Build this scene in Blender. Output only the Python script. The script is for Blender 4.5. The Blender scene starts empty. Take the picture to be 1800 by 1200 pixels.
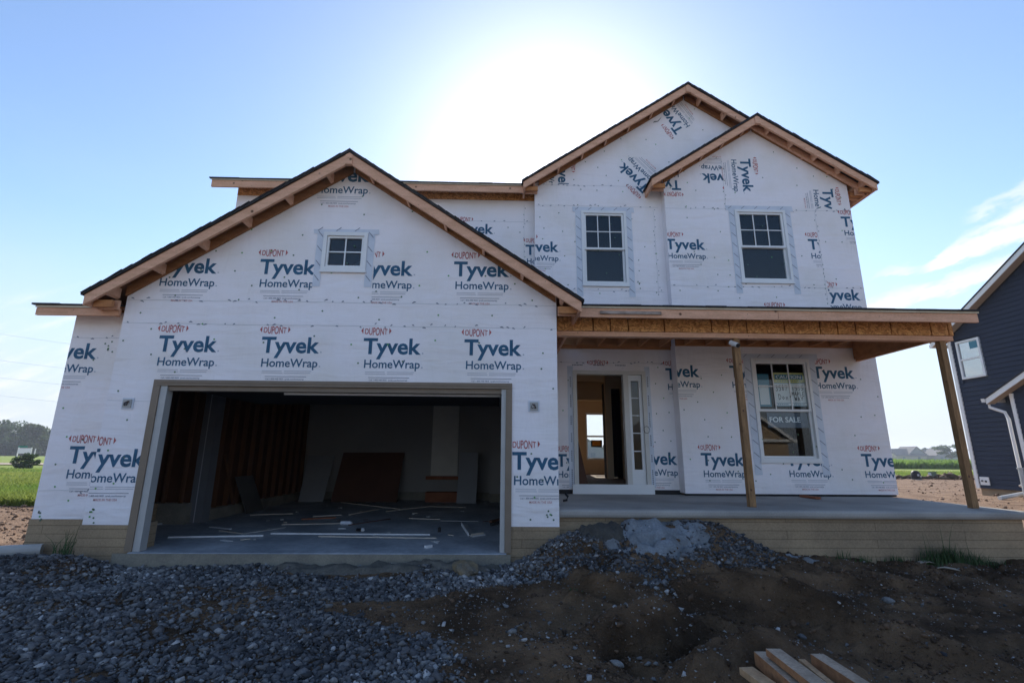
import bpy, bmesh, math, random
import numpy as np
from mathutils import Vector, Matrix
from mathutils.geometry import tessellate_polygon

sc = bpy.context.scene
C = sc.collection
R_ = math.radians
HAZE = 0.0006
random.seed(7)
rng = np.random.default_rng(11)

# ------------------------------------------------------------------ camera
CAM_Z = 1.25                                   # eye height above the pad the house stands on
PITCH, ROLL, YAW, FPX = R_(13.3), R_(0.44), R_(1.3), 850.0
_F = np.array([math.sin(YAW)*math.cos(PITCH), math.cos(YAW)*math.cos(PITCH), math.sin(PITCH)])
_r = np.array([math.cos(YAW), -math.sin(YAW), 0.0])
_u = np.cross(_r, _F)
_R = _r*math.cos(ROLL) + _u*math.sin(ROLL)
_U = -_r*math.sin(ROLL) + _u*math.cos(ROLL)
cam = bpy.data.cameras.new('camera')
cam.sensor_width = 36.0
cam.lens = FPX/1800*36
cam.clip_start = 0.05
cam.clip_end = 6000
camo = bpy.data.objects.new('camera', cam)
C.objects.link(camo)
camo.matrix_world = Matrix(((_R[0], _U[0], -_F[0], 0), (_R[1], _U[1], -_F[1], 0), (_R[2], _U[2], -_F[2], CAM_Z), (0, 0, 0, 1)))
sc.camera = camo

# ------------------------------------------------------------------ light and exposure
SUN_EL, SUN_AZ = R_(33.5), R_(6.0)             # azimuth to the right of +Y
sc.view_settings.view_transform = 'Standard'
sc.view_settings.look = 'None'
sc.view_settings.gamma = 1.0
sc.view_settings.exposure = 1.24
wd = bpy.data.worlds.new('World')
sc.world = wd
wd.use_nodes = True
nt = wd.node_tree
nt.nodes.clear()
N = nt.nodes.new
wo = N('ShaderNodeOutputWorld'); bg = N('ShaderNodeBackground')
sky = N('ShaderNodeTexSky'); sky.sky_type = 'NISHITA'; sky.sun_disc = False
sky.sun_elevation = SUN_EL; sky.sun_rotation = SUN_AZ
sky.air_density = 1.0; sky.dust_density = 0.5; sky.ozone_density = 3.2; sky.altitude = 200
bg.inputs['Strength'].default_value = 0.10
# thin high cloud, low in the sky
tc = N('ShaderNodeTexCoord'); mp = N('ShaderNodeMapping')
mp.inputs['Scale'].default_value = (1.3, 1.3, 5.5); mp.inputs['Rotation'].default_value = (0.0, R_(9), R_(20)); mp.inputs['Location'].default_value = (1.37, 0.2, 0.65)
ns = N('ShaderNodeTexNoise'); ns.inputs['Scale'].default_value = 2.1; ns.inputs['Detail'].default_value = 9; ns.inputs['Roughness'].default_value = 0.56
rp = N('ShaderNodeValToRGB'); rp.color_ramp.elements[0].position = 0.52; rp.color_ramp.elements[1].position = 0.74
rp.color_ramp.elements[1].color = (0.85, 0.85, 0.85, 1)
sp = N('ShaderNodeSeparateXYZ')
mr = N('ShaderNodeMapRange'); mr.inputs[1].default_value = 0.50; mr.inputs[2].default_value = 0.30
mul = N('ShaderNodeMath'); mul.operation = 'MULTIPLY'
mix = N('ShaderNodeMix'); mix.data_type = 'RGBA'
mix.inputs[7].default_value = (4.9, 4.85, 4.8, 1)
L = nt.links.new
L(tc.outputs['Generated'], mp.inputs[0]); L(mp.outputs[0], ns.inputs['Vector']); L(ns.outputs[0], rp.inputs[0])
L(tc.outputs['Generated'], sp.inputs[0]); L(sp.outputs['Z'], mr.inputs[0])
mx_ = N('ShaderNodeMapRange'); mx_.inputs[1].default_value = 0.30; mx_.inputs[2].default_value = 0.56; mx_.inputs[3].default_value = 0.06; mx_.inputs[4].default_value = 0.0
m2 = N('ShaderNodeMath'); m2.operation = 'MULTIPLY'
vl = N('ShaderNodeMapRange'); vl.interpolation_type = 'SMOOTHSTEP'; vl.inputs[1].default_value = 0.40; vl.inputs[2].default_value = 0.02; vl.inputs[3].default_value = 0.0; vl.inputs[4].default_value = 0.92
mv = N('ShaderNodeMix'); mv.data_type = 'RGBA'; mv.inputs[7].default_value = (3.25, 3.5, 3.85, 1)
L(rp.outputs[0], mul.inputs[0]); L(mr.outputs[0], mul.inputs[1]); L(sp.outputs['X'], mx_.inputs[0]); L(mul.outputs[0], m2.inputs[0]); L(mx_.outputs[0], m2.inputs[1])
L(sp.outputs['Z'], vl.inputs[0]); L(vl.outputs[0], mv.inputs[0]); L(sky.outputs[0], mv.inputs[6])
def wm(op, a, b=None, c=None):
    n = N('ShaderNodeMath'); n.operation = op
    for i, q in enumerate((a, b, c)):
        if q is None: continue
        if isinstance(q, (int, float)): n.inputs[i].default_value = q
        else: L(q, n.inputs[i])
    return n.outputs[0]
def wst(x, a, b):
    n = N('ShaderNodeMapRange'); n.interpolation_type = 'SMOOTHSTEP'; n.inputs[1].default_value = a; n.inputs[2].default_value = b; L(x, n.inputs[0]); return n.outputs[0]
# wisps of cloud, as bands across the sky (slopes are height over distance towards the north)
Yp = wm('MAXIMUM', sp.outputs['Y'], .05); cu_ = wm('DIVIDE', sp.outputs['X'], Yp); cv_ = wm('DIVIDE', sp.outputs['Z'], Yp)
cb = N('ShaderNodeCombineXYZ'); L(wm('MULTIPLY_ADD', cv_, .55, cu_), cb.inputs[0]); L(wm('MULTIPLY_ADD', cu_, -1.5, wm('MULTIPLY', cv_, 4.0)), cb.inputs[1])
cn = N('ShaderNodeTexNoise'); cn.inputs['Scale'].default_value = 7; cn.inputs['Detail'].default_value = 8; cn.inputs['Roughness'].default_value = .62; L(cb.outputs[0], cn.inputs['Vector'])
cnz = wm('SUBTRACT', cn.outputs[0], .5)
tot = m2.outputs[0]
for (u0, v0, b, w0, k, u1, den) in ((.945, .418, .47, .010, .13, 3.0, 1.0), (.70, .285, .315, .022, .0, 1.9, .85), (.985, .392, .25, .008, .03, 1.5, .6), (.835, .398, .22, .006, .01, .935, .55), (1.08, .545, .50, .015, .05, 3.0, .55)):
    du = wm('SUBTRACT', cu_, u0)
    dv = wm('ABSOLUTE', wm('ADD', wm('SUBTRACT', cv_, wm('MULTIPLY_ADD', du, b, v0)), wm('MULTIPLY', cnz, .085)))
    ww = wm('MAXIMUM', wm('MULTIPLY_ADD', du, k, w0), .004)
    mk_ = wst(wm('DIVIDE', dv, ww), 1.25, .35)
    mk_ = wm('MULTIPLY', mk_, wst(cu_, u0-.03, u0+.05)); mk_ = wm('MULTIPLY', mk_, wst(cu_, u1+.03, u1-.04)); mk_ = wm('MULTIPLY', mk_, wm('MULTIPLY', wst(cn.outputs[0], .18, .60), den))
    tot = wm('MAXIMUM', tot, mk_)
# faint low streaks on the left
lw = wm('MULTIPLY', wst(cn.outputs[0], .45, .75), wm('MULTIPLY', wst(cu_, -.75, -.95), wst(cv_, .40, .25))); tot = wm('MAXIMUM', tot, wm('MULTIPLY', lw, .55))
L(tot, mix.inputs[0]); L(mv.outputs[2], mix.inputs[6])
L(mix.outputs[2], bg.inputs['Color']); L(bg.outputs[0], wo.inputs[0])
sun = bpy.data.lights.new('sun', 'SUN'); sun.energy = 3.0; sun.angle = R_(0.5); sun.color = (1.0, 0.93, 0.82)
suno = bpy.data.objects.new('sun', sun); C.objects.link(suno)
_sd = Vector((math.sin(SUN_AZ)*math.cos(SUN_EL), math.cos(SUN_AZ)*math.cos(SUN_EL), math.sin(SUN_EL)))
suno.rotation_euler = _sd.to_track_quat('Z', 'Y').to_euler()
suno.location = (0, 0, 30)

# ------------------------------------------------------------------ survey helpers (photo pixel -> point on a known real plane)
def ray(u, v):
    return _R*(u-900)/FPX + _U*(600-v)/FPX + _F
def on(u, v, D):
    d = ray(u, v); p = d*D/d[1]; return (p[0], D, p[2]+CAM_Z)
def onx(u, v, X):
    d = ray(u, v); p = d*X/d[0]; return (X, p[1], p[2]+CAM_Z)
def onz(u, v, z):
    d = ray(u, v); p = d*(z-CAM_Z)/d[2]; return (p[0], p[1], z)

# ------------------------------------------------------------------ materials
MATS = {}
def mat(name, col, rough=0.8, var=0.0, scale=6.0, col2=None, bump=0.0, bscale=40.0, stretch=None, spec=0.3, metal=0.0, detail=6, lo=0.35, hi=0.68, fine=None):
    m = bpy.data.materials.new(name); m.use_nodes = True
    t = m.node_tree; b = t.nodes['Principled BSDF']
    b.inputs['Roughness'].default_value = rough; b.inputs['Metallic'].default_value = metal
    b.inputs['Specular IOR Level'].default_value = spec
    c = (*col, 1)
    b.inputs['Base Color'].default_value = c
    co = t.nodes.new('ShaderNodeTexCoord'); mpn = t.nodes.new('ShaderNodeMapping')
    if stretch: mpn.inputs['Scale'].default_value = stretch
    t.links.new(co.outputs['Object'], mpn.inputs[0])
    out = None
    if col2 is not None or var > 0:
        n = t.nodes.new('ShaderNodeTexNoise'); n.inputs['Scale'].default_value = scale; n.inputs['Detail'].default_value = detail
        t.links.new(mpn.outputs[0], n.inputs['Vector'])
        r = t.nodes.new('ShaderNodeValToRGB'); r.color_ramp.elements[0].position = lo; r.color_ramp.elements[1].position = hi
        if col2 is None: col2 = tuple(max(0, x*(1-var)) for x in col)
        r.color_ramp.elements[0].color = c; r.color_ramp.elements[1].color = (*col2, 1)
        t.links.new(n.outputs[0], r.inputs[0]); out = r.outputs[0]
        if fine:
            n2 = t.nodes.new('ShaderNodeTexNoise'); n2.inputs['Scale'].default_value = fine[0]; n2.inputs['Detail'].default_value = 4
            t.links.new(mpn.outputs[0], n2.inputs['Vector'])
            r2 = t.nodes.new('ShaderNodeMapRange'); r2.inputs[1].default_value = 0.3; r2.inputs[2].default_value = 0.7
            r2.inputs[3].default_value = 1-fine[1]; r2.inputs[4].default_value = 1+fine[1]*0.5
            t.links.new(n2.outputs[0], r2.inputs[0])
            mm = t.nodes.new('ShaderNodeVectorMath'); mm.operation = 'SCALE'
            t.links.new(out, mm.inputs[0]); t.links.new(r2.outputs[0], mm.inputs['Scale']); out = mm.outputs[0]
        t.links.new(out, b.inputs['Base Color'])
    if bump > 0:
        n = t.nodes.new('ShaderNodeTexNoise'); n.inputs['Scale'].default_value = bscale; n.inputs['Detail'].default_value = 5
        t.links.new(mpn.outputs[0], n.inputs['Vector'])
        bp = t.nodes.new('ShaderNodeBump'); bp.inputs['Strength'].default_value = bump; bp.inputs['Distance'].default_value = 0.02
        t.links.new(n.outputs[0], bp.inputs['Height']); t.links.new(bp.outputs[0], b.inputs['Normal'])
    MATS[name] = m
    return m

def wrap_mat():
    m = mat('wrap_sheet', (0.90, 0.855, 0.87), 0.55, col2=(0.80, 0.75, 0.70), scale=1.1, detail=7, lo=0.45, hi=0.80)
    t = m.node_tree; b = t.nodes['Principled BSDF']; co = [n for n in t.nodes if n.bl_idname == 'ShaderNodeTexCoord'][0]
    hs = []
    for scl, rot, ns_ in (((1.0, 1.0, 2.6), 0.5, 1.1), ((5.0, 5.0, 1.0), -0.15, .9), ((1.4, 1.4, 9.0), -0.10, .7)):
        mp_ = t.nodes.new('ShaderNodeMapping'); mp_.inputs['Scale'].default_value = scl; mp_.inputs['Rotation'].default_value = (0, rot, 0)
        t.links.new(co.outputs['Object'], mp_.inputs[0])
        n = t.nodes.new('ShaderNodeTexNoise'); n.inputs['Scale'].default_value = ns_; n.inputs['Detail'].default_value = 3; n.inputs['Distortion'].default_value = 0.6
        t.links.new(mp_.outputs[0], n.inputs['Vector']); hs.append(n.outputs[0])
    a = t.nodes.new('ShaderNodeMath'); a.operation = 'ADD'; t.links.new(hs[0], a.inputs[0]); t.links.new(hs[1], a.inputs[1])
    a2 = t.nodes.new('ShaderNodeMath'); a2.operation = 'ADD'; t.links.new(a.outputs[0], a2.inputs[0]); t.links.new(hs[2], a2.inputs[1])
    bp = t.nodes.new('ShaderNodeBump'); bp.inputs['Strength'].default_value = 0.36; bp.inputs['Distance'].default_value = 0.07
    t.links.new(a2.outputs[0], bp.inputs['Height']); t.links.new(bp.outputs[0], b.inputs['Normal'])
    return m
M_WRAP = wrap_mat()
M_BLUE = mat('ink_blue', (0.036, 0.128, 0.225), 0.6, var=0.25, scale=9)
M_RED = mat('ink_red', (0.52, 0.125, 0.12), 0.6, var=0.25, scale=9)
M_FAINT = mat('ink_faint', (0.50, 0.51, 0.55), 0.6)
M_INKRED = mat('ink_pale_red', (0.55, 0.25, 0.24), 0.6)
M_INKBLK = mat('ink_grey', (0.20, 0.22, 0.27), 0.6)
M_SEAM = mat('wrap_seam', (0.44, 0.45, 0.46), 0.6, col2=(0.66, 0.66, 0.66), scale=3)
M_CAP = mat('nail_cap', (0.07, 0.14, 0.09), 0.5, col2=(0.10, 0.20, 0.07), scale=2)
M_CAPG = mat('nail_cap_bright', (0.10, 0.36, 0.08), 0.5)
M_TEAR = mat('torn_wrap', (0.20, 0.20, 0.20), 0.8)
M_TAPE = mat('flashing_tape', (0.60, 0.64, 0.71), 0.45, col2=(0.68, 0.71, 0.77), scale=5)
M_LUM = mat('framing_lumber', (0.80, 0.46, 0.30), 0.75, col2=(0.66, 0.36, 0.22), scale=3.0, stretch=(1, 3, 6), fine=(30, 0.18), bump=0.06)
M_LUMD = mat('shaded_lumber', (0.58, 0.27, 0.11), 0.8, col2=(0.44, 0.19, 0.075), scale=3.0, stretch=(1, 3, 5), fine=(25, 0.2))  # darker copy of the framing lumber, shading under the eaves put into the colour
def knots(m, scale, thr, col, stretch):
    t = m.node_tree; b = t.nodes['Principled BSDF']; co = [n for n in t.nodes if n.bl_idname == 'ShaderNodeTexCoord'][0]
    mp_ = t.nodes.new('ShaderNodeMapping'); mp_.inputs['Scale'].default_value = stretch; t.links.new(co.outputs['Object'], mp_.inputs[0])
    v = t.nodes.new('ShaderNodeTexVoronoi'); v.inputs['Scale'].default_value = scale; t.links.new(mp_.outputs[0], v.inputs['Vector'])
    r_ = t.nodes.new('ShaderNodeMapRange'); r_.inputs[1].default_value = thr; r_.inputs[2].default_value = thr*.55; t.links.new(v.outputs['Distance'], r_.inputs[0])
    mx = t.nodes.new('ShaderNodeMix'); mx.data_type = 'RGBA'; src = b.inputs['Base Color'].links[0].from_socket
    t.links.new(r_.outputs[0], mx.inputs[0]); t.links.new(src, mx.inputs[6]); mx.inputs[7].default_value = (*col, 1); t.links.new(mx.outputs[2], b.inputs['Base Color'])
M_SOF = mat('shaded_sheathing', (0.26, 0.105, 0.042), 0.85, col2=(0.19, 0.075, 0.03), scale=4)  # sheathing colour darkened to carry the shade below the roof overhang
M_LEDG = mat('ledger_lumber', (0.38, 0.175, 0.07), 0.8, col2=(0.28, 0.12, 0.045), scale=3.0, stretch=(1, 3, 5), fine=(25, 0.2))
M_OLDB = mat('weathered_board', (0.45, 0.36, 0.30), 0.85, col2=(0.22, 0.17, 0.14), scale=4.0, stretch=(1.5, 2, 6), lo=0.4, hi=0.62)
M_PT = mat('treated_post', (0.36, 0.205, 0.095), 0.8, col2=(0.22, 0.125, 0.06), scale=5.0, stretch=(6, 6, 0.7), fine=(24, 0.25), bump=0.08)
for m_k in (M_LUM, M_PT): knots(m_k, 4.2, .11, (.14, .07, .035), (1, 1, 1)); knots(m_k, 9.0, .07, (.20, .11, .07), (1, 1, 1))
M_CREAM = mat('sheathing_edge', (0.66, 0.58, 0.44), 0.8, var=0.12, scale=8)
M_SHING = mat('asphalt_shingle', (0.030, 0.032, 0.036), 0.95, col2=(0.055, 0.055, 0.06), scale=26, bump=0.3, bscale=120)
M_WHITE = mat('white_vinyl', (0.80, 0.80, 0.79), 0.35, var=0.05, scale=3, spec=0.4)
M_TRIM = mat('primed_trim', (0.66, 0.63, 0.57), 0.5, var=0.07, scale=4)
M_GTRIM = mat('brown_brickmould', (0.24, 0.185, 0.135), 0.55, var=0.12, scale=5)
M_GJAMB = mat('pale_door_jamb', (0.46, 0.45, 0.43), 0.5, var=0.08, scale=4)
M_CONC = mat('porch_concrete', (0.27, 0.255, 0.235), 0.8, col2=(0.45, 0.425, 0.39), scale=1.1, lo=.32, hi=.68, detail=9, fine=(60, 0.1), bump=0.1, bscale=70)
M_GFLOOR = mat('garage_floor_concrete', (0.28, 0.30, 0.325), 0.55, col2=(0.52, 0.53, 0.55), scale=1.2, detail=10, fine=(14, 0.22), lo=0.4, hi=0.75)
M_EDGE = mat('slab_edge_concrete', (0.20, 0.185, 0.155), 0.9, col2=(0.27, 0.25, 0.20), scale=4, fine=(50, 0.15), bump=0.3)
M_DRY = mat('grey_drywall', (0.34, 0.325, 0.31), 0.9, var=0.12, scale=1.2)
M_DRY2 = mat('leaning_drywall', (0.30, 0.305, 0.32), 0.9, var=0.12, scale=2)
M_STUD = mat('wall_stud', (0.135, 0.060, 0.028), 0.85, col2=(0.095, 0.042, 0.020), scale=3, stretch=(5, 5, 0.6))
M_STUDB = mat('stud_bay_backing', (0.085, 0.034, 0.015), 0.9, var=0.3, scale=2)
M_COL = mat('column_wrap', (0.17, 0.175, 0.19), 0.8, var=.12, scale=3)
M_DIMP = mat('dim_panel', (0.10, 0.095, 0.09), .9, var=.15, scale=3)
M_DKPANEL = mat('brown_hardboard', (0.12, 0.056, 0.034), 0.7, var=0.2, scale=2)
M_BEIGE = mat('beige_painted_wall', (0.66, 0.50, 0.33), 0.85, var=0.05, scale=2)
M_CEIL = mat('dim_ceiling', (0.40, 0.33, 0.26), 0.9)
M_SUBFL = mat('subfloor', (0.26, 0.19, 0.13), 0.9, var=0.35, scale=4)
M_DARK = mat('shade_black', (0.035, 0.033, 0.032), 0.9)  # near-black colour stands in for unlit interiors and shaded gaps
M_FLOORSTRIP = mat('pale_wood', (0.62, 0.54, 0.44), 0.7, var=0.2, scale=6)
M_PALE = mat('pale_trim_strip', (0.70, 0.70, 0.70), 0.6, var=0.15, scale=6)
M_REDW = mat('reddish_wood', (0.32, 0.12, 0.06), 0.8, var=0.25, scale=5)
M_STEEL = mat('galvanised_steel', (0.45, 0.46, 0.48), 0.4, metal=0.7, var=0.1, scale=8)
M_BLACK = mat('black_plastic', (0.02, 0.02, 0.022), 0.5)
M_GREYP = mat('grey_plastic', (0.42, 0.41, 0.39), 0.5, var=0.1, scale=12)
M_PVC = mat('white_pvc', (0.78, 0.77, 0.73), 0.4, var=0.06, scale=4)
M_GUTTER = mat('white_gutter', (0.84, 0.83, 0.81), 0.4, var=0.05, scale=3)
M_TANSOF = mat('tan_soffit', (0.42, 0.33, 0.25), 0.7, var=0.08, scale=3)
M_GREENBOX = mat('green_steel', (0.16, 0.22, 0.15), 0.5, var=0.15, scale=6)
M_PAPER = mat('paper', (0.80, 0.84, 0.84), 0.7, var=0.04, scale=4)
M_TEAL = mat('teal_print', (0.07, 0.24, 0.33), 0.6, var=0.06, scale=4)
M_YEL = mat('yellow_print', (0.62, 0.60, 0.22), 0.6)
M_ORANGE = mat('orange_sign', (0.85, 0.38, 0.02), 0.5, var=.05)
M_SIGNBL = mat('slate_blue_print', (0.085, 0.12, 0.16), 0.5)
M_PEN = mat('black_marker', (0.03, 0.035, 0.04), 0.6)
M_BARK = mat('bark', (0.10, 0.075, 0.055), 0.9, var=0.3, scale=5)
M_LEAF = mat('tree_leaf', (0.042, 0.072, 0.024), 0.7, col2=(0.075, 0.105, 0.036), scale=0.35)
M_LEAFD = mat('evergreen_leaf', (0.035, 0.070, 0.030), 0.7, col2=(0.07, 0.11, 0.04), scale=0.5)
M_BLADE = mat('grass_blade', (0.15, 0.25, 0.045), 0.6, col2=(0.30, 0.32, 0.08), scale=0.25)
M_CROP = mat('crop_leaf', (0.17, 0.30, 0.06), 0.6, col2=(0.26, 0.36, 0.09), scale=0.12)
M_WEED = mat('weed_leaf', (0.035, 0.075, 0.020), 0.7, col2=(0.05, 0.075, 0.03), scale=8)
M_CLOD = mat('dirt_clod', (0.075, 0.05, 0.034), 0.95, var=0.4, scale=9)
M_CARD = mat('scrap_card', (0.36, 0.31, 0.25), 0.8, var=0.15, scale=9)
M_SIDTAN = mat('tan_siding', (0.36, 0.26, 0.16), 0.7, var=0.08, scale=2)
M_SPILL = mat('spilled_concrete', (0.25, 0.27, 0.29), 0.9, col2=(0.14, 0.145, 0.145), scale=3.5, detail=10, fine=(40, 0.22), bump=0.5, bscale=22)

def foundation_mat():
    m = mat('formed_concrete', (0.40, 0.295, 0.185), 0.9, col2=(0.24, 0.18, 0.12), scale=1.1, detail=10, fine=(45, 0.16))
    t = m.node_tree; b = t.nodes['Principled BSDF']
    co = [n for n in t.nodes if n.bl_idname == 'ShaderNodeTexCoord'][0]
    s = t.nodes.new('ShaderNodeSeparateXYZ'); c = t.nodes.new('ShaderNodeCombineXYZ')
    t.links.new(co.outputs['Object'], s.inputs[0])
    ad = t.nodes.new('ShaderNodeMath'); ad.operation = 'ADD'
    t.links.new(s.outputs[0], ad.inputs[0]); t.links.new(s.outputs[1], ad.inputs[1])
    t.links.new(ad.outputs[0], c.inputs[0]); t.links.new(s.outputs[2], c.inputs[1])
    br = t.nodes.new('ShaderNodeTexBrick'); br.inputs['Scale'].default_value = 1.0
    br.inputs['Brick Width'].default_value = 2.4; br.inputs['Row Height'].default_value = 0.105; br.inputs['Mortar Size'].default_value = 0.004
    br.inputs['Mortar Smooth'].default_value = 0.6
    br.inputs['Color1'].default_value = (1, 1, 1, 1); br.inputs['Color2'].default_value = (0.88, 0.88, 0.88, 1); br.inputs['Mortar'].default_value = (0.5, 0.48, 0.45, 1)
    t.links.new(c.outputs[0], br.inputs['Vector'])
    old = b.inputs['Base Color'].links[0].from_socket
    mx = t.nodes.new('ShaderNodeMix'); mx.data_type = 'RGBA'; mx.blend_type = 'MULTIPLY'; mx.inputs[0].default_value = 1.0
    t.links.new(old, mx.inputs[6]); t.links.new(br.outputs[0], mx.inputs[7]); t.links.new(mx.outputs[2], b.inputs['Base Color'])
    bp = t.nodes.new('ShaderNodeBump'); bp.inputs['Strength'].default_value = 0.5; bp.inputs['Distance'].default_value = 0.008
    t.links.new(br.outputs[1], bp.inputs['Height']); bp.invert = True; t.links.new(bp.outputs[0], b.inputs['Normal'])
    return m
M_FOUND = foundation_mat()

def osb_mat():
    m = bpy.data.materials.new('oriented_strand_board'); m.use_nodes = True
    t = m.node_tree; b = t.nodes['Principled BSDF']; b.inputs['Roughness'].default_value = 0.8
    co = t.nodes.new('ShaderNodeTexCoord'); mp_ = t.nodes.new('ShaderNodeMapping'); mp_.inputs['Scale'].default_value = (1, 1, 1.3)
    n0 = t.nodes.new('ShaderNodeTexNoise'); n0.inputs['Scale'].default_value = 6
    vm = t.nodes.new('ShaderNodeVectorMath'); vm.operation = 'MULTIPLY_ADD'; vm.inputs[1].default_value = (0.25, 0.25, 0.25)
    t.links.new(co.outputs['Object'], mp_.inputs[0]); t.links.new(mp_.outputs[0], n0.inputs['Vector'])
    t.links.new(n0.outputs[1], vm.inputs[0]); t.links.new(mp_.outputs[0], vm.inputs[2])
    v = t.nodes.new('ShaderNodeTexVoronoi'); v.inputs['Scale'].default_value = 32
    t.links.new(vm.outputs[0], v.inputs['Vector'])
    s = t.nodes.new('ShaderNodeSeparateColor'); t.links.new(v.outputs['Color'], s.inputs[0])
    r = t.nodes.new('ShaderNodeValToRGB')
    r.color_ramp.elements[0].color = (0.36, 0.145, 0.045, 1); r.color_ramp.elements[1].color = (0.85, 0.46, 0.17, 1)
    e = r.color_ramp.elements.new(0.5); e.color = (0.60, 0.27, 0.085, 1)
    t.links.new(s.outputs[0], r.inputs[0]); t.links.new(r.outputs[0], b.inputs['Base Color'])
    return m
M_OSB = osb_mat()

def glass_mat(name, tint, refl_ior=1.52, rough=0.0):
    m = bpy.data.materials.new(name); m.use_nodes = True
    t = m.node_tree; t.nodes.clear()
    o = t.nodes.new('ShaderNodeOutputMaterial'); mx = t.nodes.new('ShaderNodeMixShader')
    tr = t.nodes.new('ShaderNodeBsdfTransparent'); tr.inputs[0].default_value = (*tint, 1)
    gl = t.nodes.new('ShaderNodeBsdfGlossy'); gl.inputs['Roughness'].default_value = rough
    fr = t.nodes.new('ShaderNodeFresnel')
    ge = t.nodes.new('ShaderNodeNewGeometry'); mi_ = t.nodes.new('ShaderNodeMapRange'); mi_.inputs[3].default_value = refl_ior; mi_.inputs[4].default_value = 1/refl_ior
    t.links.new(ge.outputs['Backfacing'], mi_.inputs[0]); t.links.new(mi_.outputs[0], fr.inputs[0])
    t.links.new(fr.outputs[0], mx.inputs[0]); t.links.new(tr.outputs[0], mx.inputs[1]); t.links.new(gl.outputs[0], mx.inputs[2]); t.links.new(mx.outputs[0], o.inputs[0])
    return m
M_GLASS = glass_mat('window_glass', (0.955, 0.975, 0.98), 1.42)
M_SKYGL = glass_mat('sky_mirror_glass', (0.5, 0.62, 0.60), 6.5)  # boosted reflection stands in for bright sky seen through the pane

def siding_mat():
    m = mat('blue_vinyl_siding', (0.026, 0.034, 0.060), 0.6, var=0.08, scale=2, spec=0.2)
    return m
M_SIDB = siding_mat()

def rock_mat(name, cols):
    m = bpy.data.materials.new(name); m.use_nodes = True
    t = m.node_tree; b = t.nodes['Principled BSDF']; b.inputs['Roughness'].default_value = 0.85; b.inputs['Specular IOR Level'].default_value = 0.25
    a = t.nodes.new('ShaderNodeAttribute'); a.attribute_name = 'tone'
    r = t.nodes.new('ShaderNodeValToRGB')
    for i, (p, c) in enumerate(cols):
        e = r.color_ramp.elements[i] if i < 2 else r.color_ramp.elements.new(p)
        e.position = p; e.color = (*c, 1)
    co = t.nodes.new('ShaderNodeTexCoord'); n = t.nodes.new('ShaderNodeTexNoise'); n.inputs['Scale'].default_value = 45; n.inputs['Detail'].default_value = 5
    t.links.new(co.outputs['Object'], n.inputs['Vector'])
    mrn = t.nodes.new('ShaderNodeMapRange'); mrn.inputs[1].default_value = 0.3; mrn.inputs[2].default_value = 0.7; mrn.inputs[3].default_value = 0.78; mrn.inputs[4].default_value = 1.15
    t.links.new(n.outputs[0], mrn.inputs[0])
    vm = t.nodes.new('ShaderNodeVectorMath'); vm.operation = 'SCALE'
    t.links.new(a.outputs['Fac'], r.inputs[0]); t.links.new(r.outputs[0], vm.inputs[0]); t.links.new(mrn.outputs[0], vm.inputs['Scale'])
    t.links.new(vm.outputs[0], b.inputs['Base Color'])
    return m
M_STONE = rock_mat('crushed_limestone', [(0.0, (0.042, 0.043, 0.047)), (1.0, (0.45, 0.44, 0.435)), (0.45, (0.122, 0.120, 0.124)), (0.8, (0.22, 0.217, 0.213))])

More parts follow.
